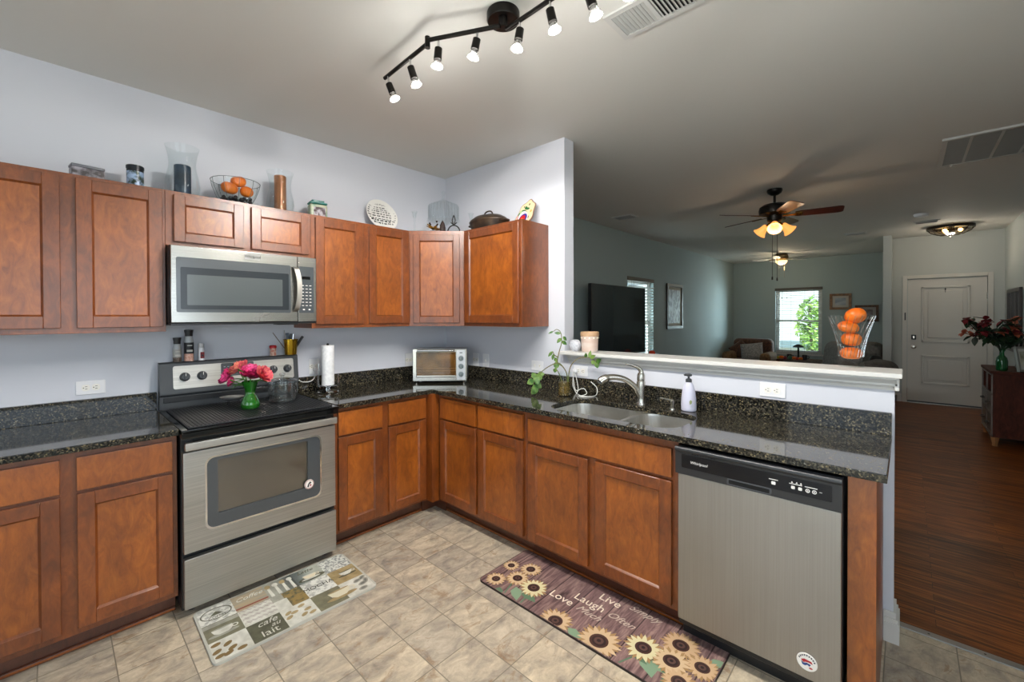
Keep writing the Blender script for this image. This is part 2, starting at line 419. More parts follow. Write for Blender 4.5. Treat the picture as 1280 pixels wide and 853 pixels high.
# breakfast bar ledge (cap board and stepped crown below it)
mb = MB().box((-.066, -3.15, 1.174), (.185, -1.345, 1.196), TRIM, .004)
prof = [(0, 1.116), (-.010, 1.116), (-.012, 1.128), (-.026, 1.138), (-.026, 1.146), (-.036, 1.158), (-.047, 1.166), (-.047, 1.1745), (0, 1.1745)]
mb.prism(prof, 1.728, TRIM, frame((0, -1.405, 0), (1, 0, 0), (0, 0, 1)))
mb.box((-.026, -3.14, 1.116), (.14, -3.1245, 1.1745), TRIM, .003)
struct('trim_1', mb, 'white moulded ledge on top of the half wall')
# floor seam strip with screws
mb = MB().box((.138, -4.22, 0), (.18, -3.14, .006), M('seam_aluminium', '#9a9a98', .35, .8), .002)
for k in range(5): mb.lathe([(0, .0075), (.004, .0065), (.0045, .0055)], BLACK, (.159, -3.24-.17*k, 0), 10)
struct('trim_2', mb, 'metal strip where vinyl meets laminate')
def base(name, pts, label, h=.13):
    mb = MB()
    for (a, b) in pts: mb.box((a[0], a[1], .0), (b[0], b[1], h-.03), TRIM, .004).box((a[0]+(.003 if abs(a[0]-b[0]) < .05 else 0), a[1]+(.003 if abs(a[1]-b[1]) < .05 else 0), h-.03), (b[0]-(.003 if abs(a[0]-b[0]) < .05 else 0), b[1]-(.003 if abs(a[1]-b[1]) < .05 else 0), h), TRIM, .003)
    return struct(name, mb, label)
mb = MB()
for d, z0, z1 in ((.020, 0, .088), (.015, .088, .106), (.009, .106, .132)):
    mb.prism([(0, -3.0915), (-d, -3.0915), (-d, -3.124-d), (.115+d, -3.124-d), (.115+d, -.02), (.115, -.02), (.115, -3.124), (0, -3.124)], z1-z0, TRIM, Matrix.Translation((0, 0, z0)))
struct('baseboard_divider', mb, 'white baseboard wrapping the half wall end')
base('baseboard_tv', [((.14, -.016, 0), (9.15, 0, 0))], 'white baseboard under the television wall')
base('baseboard_far', [((9.134, -2.87, 0), (9.15, -.02, 0))], 'white baseboard on the far wall')
base('baseboard_entry', [((7.224, -3.095, 0), (7.24, -2.975, 0)), ((6.764, -2.98, 0), (6.78, -2.865, 0)), ((6.78, -2.991, 0), (7.224, -2.975, 0))], 'white baseboard beside the front door')
base('baseboard_right', [((.2, -4.22, 0), (7.23, -4.204, 0))], 'white baseboard on the right hand wall')

# front door: slab with two moulded panels, casing, hardware
XD = 7.24
mb = MB().box((XD+.02, -4.046, .012), (XD+.062, -3.164, 2.04), DOORW)
dr = struct('door_1', mb, 'white two panel front door')
TD = FB(XD+.02, -3.164, .012)
for (u0, v0, u1, v1) in ((.165, .99, .705, 1.90), (.165, .31, .705, .78)):
    mb = MB()
    for a, b, c, d in ((u0, v0, u1, v0+.03), (u0, v1-.03, u1, v1), (u0, v0, u0+.03, v1), (u1-.03, v0, u1, v1)): mb.box((a, b, -.001), (c, d, .016), DOORW, .006, 2, TD)
    mb.box((u0+.075, v0+.075, -.001), (u1-.075, v1-.075, .012), DOORW, .006, 2, TD)
    struct('door_panel', mb, None, dr)
mb = MB().box((.045, 1.03, 0), (.105, 1.11, .018), BLACK, .006, 2, TD).box((.06, 1.045, .018), (.09, 1.09, .024), NICKEL, .004, 2, TD)
struct('keypad_lock', mb, None, dr)
mb = MB().lathe([(0, .045), (.022, .042), (.028, .03), (.022, .018), (.012, .012), (.033, .008), (.033, 0)], NICKEL, (.075, .91, 0), 20, TD)
struct('door_knob', mb, None, dr)
struct('peephole', MB().lathe([(0, .005), (.009, .004), (.011, 0)], CHROME, (.44, 1.535, 0), 14, TD), None, dr)
struct('door_hook', MB().box((.43, 1.81, 0), (.445, 1.87, .008), DGREY, .003, 2, TD).tube([TD @ Vector(p) for p in ((.437, 1.82, .006), (.437, 1.80, .02), (.437, 1.815, .03))], .004, DGREY), None, dr)
struct('door_hinge', MB().cyl(TD @ Vector((.884, 1.68, .004)), TD @ Vector((.884, 1.78, .004)), .008, NICKEL, 10), None, dr)
struct('weather_strip', MB().box((.0, 0, -.0), (.88, .02, .006), DGREY, 0, 2, TD), None, dr)
mb = MB()
for a, b in (((XD-.016, -3.16, 0), (XD, -3.10, 2.10)), ((XD-.016, -4.11, 0), (XD, -4.05, 2.10)), ((XD-.016, -4.05, 2.045), (XD, -3.16, 2.10))): mb.box(a, b, DOORW, .005)
mb.box((XD-.02, -3.145, 1.36), (XD-.016, -3.125, 1.49), DGREY, .002)
mb.box((XD-.01, -4.06, 0), (XD+.07, -3.15, .012), NICKEL, .003)
struct('trim_3', mb, 'casing and threshold around the front door')

# living room windows: frame, sashes, pane; blinds hang in front
def window(name, T, w, h, label, split=.5):
    f = MB()
    for a, b in (((0, 0), (w, .045)), ((0, h-.045), (w, h)), ((0, 0), (.045, h)), ((w-.045, 0), (w, h))): f.box((a[0], a[1], -.11), (b[0], b[1], -.06), TRIM, .004, 1, T)
    r = struct(name, f, label)
    m = h*split
    for (z0, z1, o) in ((.04, m+.02, -.085), (m-.02, h-.04, -.105)):
        s = MB()
        for a, b in (((.04, z0), (w-.04, z0+.04)), ((.04, z1-.04), (w-.04, z1)), ((.04, z0), (.075, z1)), ((w-.075, z0), (w-.04, z1))): s.box((a[0], a[1], o), (b[0], b[1], o+.025), TRIM, .003, 1, T)
        so = struct('window_sash', s, None, r)
        struct('window_pane', MB().box((.07, z0+.035, o+.01), (w-.07, z1-.035, o+.014), PANE, 0, 1, T), None, so)
    struct('window_sill', MB().box((-.03, -.03, -.05), (w+.03, 0, .035), TRIM, .005, 2, T), None, r)
    return r
TW1 = FA(TVW[0], 0, TVW[2]); w1, h1 = TVW[1]-TVW[0], TVW[3]-TVW[2]
TW2 = FB(9.15, FARW[1], FARW[2]); w2, h2 = FARW[1]-FARW[0], FARW[3]-FARW[2]
window('window_1', TW1, w1, h1, 'tall window behind the television')
window('window_2', TW2, w2, h2, 'far window with house and tree outside', .5)
for T, w, h, loc in ((TW1, w1, h1, (4.06, .04, 1.33)), (TW2, w2, h2, (9.19, -1.35, 1.32))):
    p = light('window_portal', 'AREA', loc, 1, look=Vector(loc) + T.to_3x3() @ Vector((0, 0, 1)), size=w, size_y=h); p.data.cycles.is_portal = True
BLINDM = M('blind_slat_grey', '#b9bab8', .5); VAL = M('dark_blind_valance', '#4b463f', .5)
def blind(T, w, h, label, pitch, tilt, cords, drop=0., wo=-.022):
    o = T @ Vector((w/2, 0, 0)); t = thing('window_blind', label, 'window blind', o)
    part('head_rail', MB().box((-.012, h-.05, -.035), (w+.012, h+.008, .012), VAL, .004, 2, T), t)
    s = MB(); n = int((h-.12-drop)/pitch)
    for k in range(n):
        z = .06 + drop + pitch*k; c = math.cos(tilt)*.023; d = math.sin(tilt)*.023
        i = s.mi(BLINDM)
        a = [Vector((.01, z-d, wo-c)), Vector((w-.01, z-d, wo-c)), Vector((w-.01, z+d, wo+c)), Vector((.01, z+d, wo+c))]
        lo = [s.bm.verts.new(T @ p) for p in a]; hi = [s.bm.verts.new(T @ (p + Vector((0, .0026, 0)))) for p in a]
        s.face(lo[::-1], i); s.face(hi, i)
        for q in range(4): s.face([lo[q], lo[(q+1) % 4], hi[(q+1) % 4], hi[q]], i)
    part('slats', s, t)
    c = MB()
    for u in cords: c.cyl(T @ Vector((u, .03, -.0005)), T @ Vector((u, h-.05, -.0005)), .0022, M('blind_cord', '#5a5c5c', .7), 6)
    part('ladder_cords', c, t)
    part('bottom_rail', MB().box((.01, .008+drop, -.045), (w-.01, .03+drop, .0), BLINDM, .004, 2, T), t)
    for u, l in ((.13, .16), (.23, .16)):
        part('pull_cord', MB().cyl(T @ Vector((u, h-.05, .004)), T @ Vector((u, h-.05-l, .004)), .0016, VAL, 6).lathe([(0, .016), (.008, .01), (.011, -.014), (0, -.016)], VAL, (0, 0, 0), 8, Matrix.Translation(T @ Vector((u, h-.06-l, .004)))), t)
    return t
blind(TW1, w1, h1, 'open blind with dark head rail on window behind the television', .05, .42, (.2, .62, .74), 0., .004)
blind(TW2, w2, h2, 'open blind with dark head rail on far window facing tree', .049, .15, (.14, .31, .57, .74))

# patio door and dining window behind the viewer
def bigwin(name, T, w, h, n, label):
    f = MB()
    for a, b in (((0, 0), (w, .06)), ((0, h-.06), (w, h)), ((0, 0), (.06, h)), ((w-.06, 0), (w, h))) + tuple(((w*k/n-.04, 0), (w*k/n+.04, h)) for k in range(1, n)): f.box((a[0], a[1], -.12), (b[0], b[1], -.06), TRIM, 0, 1, T)
    r = struct(name, f, label); struct('window_pane', MB().box((.05, .05, -.095), (w-.05, h-.05, -.09), PANE, 0, 1, T), None, r)
bigwin('window_3', frame((-4.8, -4.05, 0), (0, 1, 0), (0, 0, 1)), 2.2, 2.1, 2, 'patio door behind the viewer')
bigwin('window_4', frame((-1.3, -4.22, .85), (-1, 0, 0), (0, 0, 1)), 2.0, 1.3, 2, 'dining window behind the viewer')

# outside
GRASSM = noisy('dry_lawn', '#8d9068', '#a9a487', ns=3)
struct('ground', bx((-30, -30, -.45), (45, 30, -.3), GRASSM), 'ground outside')
SIDING = M('white_siding', '#e9ecef', .6); ROOFM = M('house_roof', '#6f7a86', .7)
hs = thing('house', 'white sided neighbouring house seen through the far window', 'house', (16.5, -1.0, -.3))
mb = MB()
for k in range(22): mb.prism([(0, 0), (.025, 0), (.004, .16), (0, .16)], 9, SIDING, frame((14, 3.5, -.3+.16*k), (-1, 0, 0), (0, 0, 1)))
mb.box((14.0, -5.5, -.3), (19, 3.5, 3.2), SIDING)
part('siding_wall', mb, hs)
part('roof', MB().prism([(13.6, 3.2), (16.5, 5.4), (19.4, 3.2)], 9.6, ROOFM, frame((0, 3.8, 0), (1, 0, 0), (0, 0, 1))), hs)
part('eave_trim', MB().box((13.55, -5.8, 3.12), (13.62, 3.8, 3.28), DGREY), hs)
part('garage_band', MB().box((13.9, -5.0, .4), (13.97, 1.8, .62), M('blue_grey_band', '#8aa0ac', .6)), hs)
BRICK = M('red_brick', '#8a5a48', .8)
b_ = nd(BRICK, 'ShaderNodeTexBrick'); b_.inputs['Scale'].default_value = 4; b_.inputs['Color1'].default_value = srgb('#8a4f3c'); b_.inputs['Color2'].default_value = srgb('#a56a52'); b_.inputs['Mortar'].default_value = srgb('#b9ada0')
lk(BRICK, coords(BRICK, rot=(PI/2, 0, 0)), b_.inputs['Vector']); lk(BRICK, b_.outputs[0], bsdf(BRICK).inputs['Base Color'])
h2_ = thing('house', 'brick and white house outside the window by the television', 'house', (8, 6, -.3))
part('brick_base', MB().box((2, 4.2, -.3), (12, 8, 1.15), BRICK), h2_)
part('siding_wall', MB().box((2, 4.25, 1.15), (12, 8, 4.2), SIDING), h2_)
part('roof', MB().prism([(3.9, 4.2), (6, 5.8), (8.3, 4.2)], 10.4, ROOFM, frame((1.8, 0, 0), (0, 1, 0), (0, 0, 1))), h2_)
LEAFM = noisy('tree_leaves', '#4f7a2c', '#9fc05a', ns=3, rough=.6); BARK = noisy('bark', '#4a3b2e', '#6b5a48', ns=20, rough=.9)
tr = thing('tree', 'leafy young tree outside the far window', 'tree', (11.6, -1.25, -.3))
part('trunk', MB().tube([(11.6, -1.25, -.3), (11.62, -1.27, .6), (11.6, -1.22, 1.2), (11.6, -1.25, 1.8)], .05, BARK, 8, radii=[.07, .055, .045, .02]), tr)
rng = random.Random(3); lf = MB(); i_ = lf.mi(LEAFM)
for k in range(720):
    while True:
        p = Vector((rng.uniform(-1, 1), rng.uniform(-1, 1), rng.uniform(-1, 1)))
        if p.length < 1: break
    c = Vector((11.6, -1.33, 1.15)) + Vector((p.x*.40, p.y*(.44 if p.z > -.3 else .36), p.z*.85)); a = Vector((rng.gauss(0, 1), rng.gauss(0, 1), rng.gauss(0, 1))).normalized(); b = a.orthogonal().normalized(); L = rng.uniform(.05, .10)
    lf.face([lf.bm.verts.new(c + q) for q in (-a*L, b*L*.45, a*L, -b*L*.45)], i_)
part('foliage', lf, tr)

# ------------------------------------------------------------------ cabinets
def door_on(parent, T, u0, v0, u1, v1, name='door', sw=.056):
    mb = MB(); t = .019
    for a, b in (((u0, v0), (u0+sw, v1)), ((u1-sw, v0), (u1, v1)), ((u0+sw, v0), (u1-sw, v0+sw)), ((u0+sw, v1-sw), (u1-sw, v1))):
        mb.box((a[0], a[1], .0005), (b[0], b[1], t), WOOD, .0018, 1, T)
    i = mb.mi(WOOD); bw = .007                                     # sloped inner bead
    A = [(u0+sw, v0+sw), (u1-sw, v0+sw), (u1-sw, v1-sw), (u0+sw, v1-sw)]; B = [(u0+sw+bw, v0+sw+bw), (u1-sw-bw, v0+sw+bw), (u1-sw-bw, v1-sw-bw), (u0+sw+bw, v1-sw-bw)]
    for k in range(4):
        q = [Vector((*A[k], t-.003)), Vector((*A[(k+1) % 4], t-.003)), Vector((*B[(k+1) % 4], t-.011)), Vector((*B[k], t-.011))]
        mb.face([mb.bm.verts.new(T @ p) for p in q], i)
    d = part(name, mb, parent)
    part('panel', MB().box((u0+sw-.004, v0+sw-.004, .001), (u1-sw+.004, v1-sw+.004, t-.0112), WOODP, 0, 1, T), d)
    return d
def drawer_on(parent, T, u0, v0, u1, v1):
    return part('drawer_front', MB().box((u0, v0, .0005), (u1, v1, .019), WOODP, .003, 2, T), parent)
def base_cab(label, T, w, doors, drawers, group=None, h=.784, depth=.605, splits=(), loc=None):
    # T at the lower left front corner of the face frame (z = .10), w outward; front frame pieces between openings
    t = thing('base_cabinet', label, 'cabinet', loc or (T @ Vector((w/2, -.1, -depth/2))), 0, group)
    mb = MB()
    mb.box((0, 0, -depth), (.018, h, -.019), WOOD, 0, 1, T).box((w-.018, 0, -depth), (w, h, -.019), WOOD, 0, 1, T).box((.018, 0, -depth), (w-.018, .018, -.019), WOOD, 0, 1, T).box((.018, .018, -depth), (w-.018, h, -depth+.006), WOOD, 0, 1, T)
    part('carcass', mb, t)
    part('face_frame', MB().box((0, 0, -.019), (w, h, 0), WOOD, .001, 1, T), t)
    for d in doors: door_on(t, T, *d)
    for d in drawers: drawer_on(t, T, *d)
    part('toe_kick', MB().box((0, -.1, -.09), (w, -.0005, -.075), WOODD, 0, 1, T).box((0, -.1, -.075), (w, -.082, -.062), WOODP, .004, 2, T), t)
    return t
YF = -.605
# left of the stove
T = FA(-2.906, YF, .10)
base_cab('two door base cabinet left of the stove', T, .762, [(.045, .03, .369, .60), (.419, .03, .743, .60)], [(.045, .615, .369, .757), (.419, .615, .743, .757)])
# between stove and corner
T = FA(-1.372, YF, .10)
base_cab('two door base cabinet right of the stove', T, .700, [(.027, .022, .330, .598), (.379, .022, .682, .598)], [(.027, .612, .330, .757), (.379, .612, .682, .757)])
# corner post and sink wall
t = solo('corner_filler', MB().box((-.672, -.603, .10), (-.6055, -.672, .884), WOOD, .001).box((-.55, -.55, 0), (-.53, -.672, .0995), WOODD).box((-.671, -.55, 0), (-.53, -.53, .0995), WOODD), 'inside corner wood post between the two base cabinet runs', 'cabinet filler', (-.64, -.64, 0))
T = FB(YF, -.6725, .10)
base_cab('two door base cabinet between corner and sink cabinet', T, .837, [(.030, .022, .406, .598), (.430, .022, .820, .598)], [(.030, .612, .406, .757), (.430, .612, .820, .757)])
T = FB(YF, -1.511, .10)
base_cab('wide sink base cabinet with false drawer front', T, .904, [(.025, .022, .432, .592), (.476, .022, .876, .592)], [(.025, .610, .876, .742)])
# end panel right of the dishwasher
t = thing('filler_cabinet', 'narrow wood filler cabinet end right of the dishwasher', 'cabinet', (-.3, -3.05, 0))
part('face_strip', MB().box((-.605, -3.012, .0), (-.587, -3.09, .884), WOODP, .001), t)
part('side_panel', MB().box((-.587, -3.075, .0), (-.022, -3.09, .884), WOOD, .001), t)

# wall cabinets
def wall_cab(label, T, w, h, depth, doors, sw=.056, group=None):
    t = thing('wall_cabinet', label, 'cabinet', T @ Vector((w/2, 0, -depth/2)), 0, group)
    part('carcass', MB().box((.0004, 0, -depth), (w-.0004, h, -.019), WOOD, .001, 1, T), t)
    part('face_frame', MB().box((.0004, 0, -.0188), (w-.0004, h, 0), WOOD, .001, 1, T), t)
    for d in doors: door_on(t, T, *d, sw=sw)
    return t
UZ, UH, UD = 1.372, .753, .302
wall_cab('two door wall cabinet left of the microwave', FA(-2.898, -.305, UZ), .762, UH, UD, [(.052, .026, .374, .735), (.426, .026, .748, .735)])
wall_cab('short wall cabinet above the microwave', FA(-2.136, -.305, 1.832), .762, .293, UD, [(.034, .022, .365, .273), (.407, .022, .742, .273)], .05)
wall_cab('two door wall cabinet right of the microwave', FA(-1.374, -.305, UZ), .763, UH, UD, [(.024, .026, .362, .735), (.412, .026, .748, .735)])
s2 = math.sqrt(.5)
TDG = frame((-.611, -.305, UZ), (s2, -s2, 0), (0, 0, 1)); wd = .306*math.sqrt(2)
t = thing('wall_cabinet', 'diagonal single door wall cabinet in the corner', 'cabinet', (-.3, -.3, UZ))
part('carcass', MB().prism([(-.610, -.003), (-.610, -.278), (-.278, -.610), (-.003, -.610), (-.003, -.003)], UH-.0002, WOOD, Matrix.Translation((0, 0, UZ+.0001))), t)
part('face_frame', MB().box((.0, 0, -.0188), (wd, UH, 0), WOOD, .001, 1, TDG), t)
door_on(t, TDG, .035, .026, wd-.035, .72, sw=.05)
wall_cab('single door wall cabinet on the sink wall', FB(-.305, -.6105, UZ), .608, UH, UD, [(.022, .026, .588, .735)])

# ------------------------------------------------------------------ countertops
t = thing('countertop', 'L-shaped dark granite countertop with sink cutout', 'countertop', (-.3, -1.6, .8845))
out = [(-1.3715, -.003), (-.003, -.003), (-.003, -3.118), (-.648, -3.118), (-.648, -.648), (-1.3715, -.648)]
hole = rrect(-.565, -2.375, -.185, -1.615, .10, 6)[::-1]
part('slab', MB().plate([out, hole], .8845, .9140, GRANITE, bev=.003), t)
part('backsplash', MB().box((-1.3715, -.024, .9142), (-.003, -.0035, 1.016), GRANITE, .002).box((-.024, -3.116, .9142), (-.0035, -.0245, 1.016), GRANITE, .002), t)
t = thing('countertop', 'short granite countertop left of the stove', 'countertop', (-2.5, -.3, .8845))
part('slab', MB().box((-3.0, -.648, .8845), (-2.1415, -.003, .9140), GRANITE, .003), t)
part('backsplash', MB().box((-3.0, -.024, .9142), (-2.1415, -.0035, 1.016), GRANITE, .002), t)

# ------------------------------------------------------------------ sink and tap
t = thing('sink', 'double bowl stainless sink set under the counter', 'sink', (-.37, -2.0, .70))
def bowl(y0, y1):
    mb = MB(); i = mb.mi(SINKS); rings = []
    for z, ins, r in ((.884, 0, .095), (.872, .002, .095), (.74, .012, .09), (.705, .03, .08), (.69, .075, .06)):
        rings.append([mb.bm.verts.new((x, y, z)) for x, y in rrect(-.575+ins, y0+ins, -.175-ins, y1-ins, max(r-ins*.3, .03), 6)])
    for A, B in zip(rings, rings[1:]):
        for k in range(len(A)): mb.face([A[k], A[(k+1) % len(A)], B[(k+1) % len(A)], B[k]], i)
    mb.face(rings[-1], i); return mb
for a, b in ((-2.375, -2.058), (-2.036, -1.612)):
    bo = part('bowl', bowl(a, b), t)
    part('drain', MB().lathe([(0, .694), (.02, .694), (.03, .6935), (.042, .695), (.045, .691)], CHROME, (-.37, (a+b)/2, 0), 20), bo)
part('rim', MB().plate([rrect(-.595, -2.395, -.155, -1.592, .11, 6), rrect(-.575, -2.375, -.175, -2.058, .095, 6), rrect(-.575, -2.036, -.175, -1.612, .095, 6)], .880, .8842, SINKS), t)

t = thing('faucet', 'brushed nickel kitchen faucet with curved lever behind the sink', 'faucet', (-.118, -2.0, .914))
part('body', MB().lathe([(0, .9142), (.031, .9142), (.030, .922), (.026, .93), (.0245, .96), (.025, 1.02), (.0255, 1.05), (.0215, 1.058), (.0235, 1.064), (.023, 1.09), (.018, 1.104), (0, 1.108)], NICKEL, (-.118, -2.0, 0), 24), t)
sp = bez([(-.120, -1.998, .955), (-.142, -1.977, 1.015), (-.185, -1.933, 1.064), (-.232, -1.883, 1.080), (-.270, -1.842, 1.070), (-.288, -1.824, 1.052)], 7)
part('spout', MB().tube(sp, .016, NICKEL, 16, radii=[.021 - .004*math.sin(PI*min(1, k/(len(sp)-1)*1.2)) + (.004 if k > len(sp)*.72 else 0) for k in range(len(sp))]).lathe([(.017, .004), (.017, -.004), (.013, -.006), (0, -.006)], DGREY, (0, 0, 0), 16, Matrix.Translation((-.290, -1.822, 1.048)) @ Matrix.Rotation(.35, 4, (1, 1, 0))), t)
hp = bez([(-.118, -2.0, 1.095), (-.119, -2.0, 1.115), (-.133, -1.986, 1.138), (-.160, -1.958, 1.152), (-.182, -1.935, 1.158)], 6)
part('lever', MB().tube(hp, .01, NICKEL, 12, radii=[.017 - .0115*k/(len(hp)-1) for k in range(len(hp))], flat=.8), t)
t = thing('soap_dispenser', 'small nickel soap pump set in the granite beside the faucet', 'soap dispenser', (-.135, -2.194, .914))
part('pump_body', MB().lathe([(0, .9142), (.017, .9142), (.016, .921), (.010, .926), (.010, .95), (.012, .955), (.012, .966), (.006, .972), (0, .973)], NICKEL, (-.135, -2.194, 0), 18), t)
part('nozzle', MB().tube([(-.135, -2.194, .966), (-.155, -2.173, .973), (-.183, -2.145, .982)], .0048, NICKEL, 10, radii=[.0065, .0055, .004]), t)

# ------------------------------------------------------------------ stove
t = thing('stove', 'stainless electric stove with black top between the base cabinets', 'stove', (-1.757, -.34, 0))
X0, X1 = -2.1385, -1.3755
part('body', MB().box((X0+.004, -.632, .03), (X1-.004, -.03, .893), BLACK, .003), t)
part('foot', MB().cyl((X0+.05, -.58, 0), (X0+.05, -.58, .03), .018, BLACK, 12), t); part('foot', MB().cyl((X1-.05, -.58, 0), (X1-.05, -.58, .03), .018, BLACK, 12), t)
part('foot', MB().cyl((X0+.05, -.08, 0), (X0+.05, -.08, .03), .018, BLACK, 12), t); part('foot', MB().cyl((X1-.05, -.08, 0), (X1-.05, -.08, .03), .018, BLACK, 12), t)
part('storage_drawer', MB().box((X0+.008, -.672, .045), (X1-.01, -.634, .287), STEEL, .006, 2), t)
TS = FA(-1.757, -.675, 0)
dm = MB().plate([[(-.374, .316), (.366, .316), (.366, .800), (-.374, .800)], rrect(-.284, .405, .277, .758, .035, 6)[::-1]], -.041, 0, STEEL, TS, bev=.003)
od = part('oven_door', dm, t)
part('window_trim', MB().plate([rrect(-.289, .400, .282, .763, .038, 6), rrect(-.280, .409, .273, .754, .033, 6)[::-1]], -.006, .002, CHROME, TS), od)
part('window_frame', MB().plate([rrect(-.2835, .4055, .2765, .7575, .035, 6), rrect(-.234, .470, .205, .738, .008, 3)[::-1]], -.012, -.001, SLATE, TS), od)
OVG = M('oven_window_glass', '#2a251b', .07, coat=.6); bsdf(OVG).inputs['IOR'].default_value = 2.3
part('window_glass', MB().box((-.28, .41, -.02), (.273, .754, -.0122), OVG, 0, 1, TS), od)
part('handle', MB().box((-.372, .814, .012), (.366, .852, .034), STEEL, .006, 2, TS).box((-.36, .82, -.04), (-.33, .846, .014), STEEL, .003, 1, TS).box((.325, .82, -.04), (.355, .846, .014), STEEL, .003, 1, TS), od)
CT = part('cooktop', MB().box((X0, -.690, .868), (X1, -.628, .907), BGLOSS, .006, 2).box((X0, -.690, .8935), (X1, -.075, .912), BGLOSS, .004, 2), t)
mb = MB().box((X0+.028, -.668, .9122), (X1-.028, -.105, .920), M('cooktop_grid', '#1c1e21', .45), .003)
for k in range(44): mb.box((X0+.032+.0162*k, -.664, .920), (X0+.038+.0162*k, -.109, .9226), M('cooktop_grid'), 0)
part('cooktop_cover', mb, t)
bgp = [(-.0305, .912), (-.072, .912), (-.078, .93), (-.078, .99), (-.092, 1.0), (-.094, 1.012), (-.074, 1.178), (-.064, 1.186), (-.0305, 1.186)]
part('backguard', MB().prism(bgp, X1-X0-.004, DGREY, frame((X1-.002, 0, 0), (0, 1, 0), (0, 0, 1)) @ Matrix.Diagonal((1, 1, -1, 1))), t)
ang = math.atan2(.02, .166)
TB = frame((-1.757, -.0942, 1.012), (1, 0, 0), (0, math.sin(ang), math.cos(ang)))
part('control_panel', MB().prism(rrect(-.318, .018, .348, .152, .012, 4), .003, STEEL, TB), t)
pn = part('display', MB().prism(rrect(-.080, .068, .102, .150, .008, 4), .005, SLATE, TB), t)
mb = MB().prism(rrect(-.02, .115, .04, .142, .003, 3), .0053, BGLOSS, TB)
for r in range(3):
    for c in (-.066, -.046, .06, .08): mb.box((c, .082+.022*r, .0048), (c+.010, .085+.022*r, .0054), M('panel_print', '#9fb0c0', .6), 0, 1, TB)
part('display_print', mb, pn)
for u in (-.263, -.178, .218, .307):
    k = part('knob', MB().lathe([(.026, .003), (.026, .006), (.0215, .008), (.0205, .026), (.018, .029), (0, .029)], DGREY, (u, .086, 0), 24, TB), t)
    part('grip', MB().box((u-.0045, .066, .028), (u+.0045, .107, .037), DGREY, .002, 2, TB).box((u-.0008, .09, .0365), (u+.0008, .106, .0375), WHITE, 0, 1, TB), k)
part('vent_trim', MB().box((X0+.02, -.084, .955), (X1-.02, -.0775, .985), BLACK, .002), t)

# ------------------------------------------------------------------ microwave
t = thing('microwave', 'stainless over-the-range microwave under the short cabinet', 'microwave', (-1.755, -.2, 1.412))
TM = FA(-1.755, -.378, 1.412)
part('body', MB().box((-.378, .004, -.375), (.378, .415, -.001), BLACK, .004, 1, TM), t)
md = part('door', MB().plate([[(-.374, .008), (.257, .008), (.257, .412), (-.374, .412)]], 0, .022, STEELM, TM, bev=.003), t)
mb = MB().prism(rrect(-.352, .062, .216, .352, .010, 4), .003, SLATE, TM @ Matrix.Translation((0, 0, .022)))
gl = part('door_glass', mb, md)
mb = MB().plate([rrect(-.334, .078, .204, .300, .006, 3), rrect(-.306, .100, .168, .262, .004, 3)[::-1]], .0245, .0262, M('bezel_slate', '#2c3136', .2), TM)
part('window_bezel', mb, gl)
MESHW = M('microwave_mesh_window', '#474e50', .16, coat=.4)
part('mesh_window', MB().box((-.306, .100, .0248), (.168, .262, .0257), MESHW, 0, 1, TM), gl)
hd = [(.236, .068, .026), (.243, .09, .052), (.252, .15, .062), (.254, .205, .064), (.252, .26, .062), (.243, .325, .052), (.236, .347, .026)]
hb = bez(hd, 5); mb = MB(); i = mb.mi(STEELV); rows = []
for p in hb:
    rows.append([mb.bm.verts.new(TM @ Vector(q)) for q in ((p.x-.014, p.y, p.z-.004), (p.x+.014, p.y, p.z-.004), (p.x+.014, p.y, p.z+.004), (p.x-.014, p.y, p.z+.004))])
for A, B in zip(rows, rows[1:]):
    for k in range(4): mb.face([A[k], A[(k+1) % 4], B[(k+1) % 4], B[k]], i)
mb.face(rows[0], i); mb.face(rows[-1], i)
part('handle', mb, md)
cp = part('control_panel', MB().plate([[(.260, .008), (.374, .008), (.374, .412), (.260, .412)]], 0, .022, STEELM, TM, bev=.003).prism(rrect(.266, .062, .356, .352, .004, 3), .0025, SLATE, TM @ Matrix.Translation((0, 0, .022))), t)
mb = MB().box((.283, .272, .0244), (.334, .290, .0252), BGLOSS, 0, 1, TM)
for r in range(7):
    for c in range(3): mb.box((.282+.023*c, .105+.021*r, .0244), (.295+.023*c, .109+.021*r, .0250), WHITE, 0, 1, TM)
for c in range(2): mb.box((.288+.035*c, .078, .0244), (.300+.035*c, .086, .0250), WHITE, 0, 1, TM)
part('keypad', mb, cp)
part('badge', MB().prism(rrect(-.034, .368, .046, .402, .003, 3), .0006, M('badge_plate', '#d9d9d7', .15, 1.0), TM @ Matrix.Translation((0, 0, .0222))).text('Whirlpool', TM @ Matrix.Translation((.006, .379, .0232)), .020, BLACK, 'CENTER', .2), md)
part('vent_base', MB().box((-.376, -.006, -.37), (.376, .0045, .018), BLACK, .002, 1, TM).box((.14, -.012, -.06), (.26, -.0055, .02), DGREY, .003, 1, TM), t)

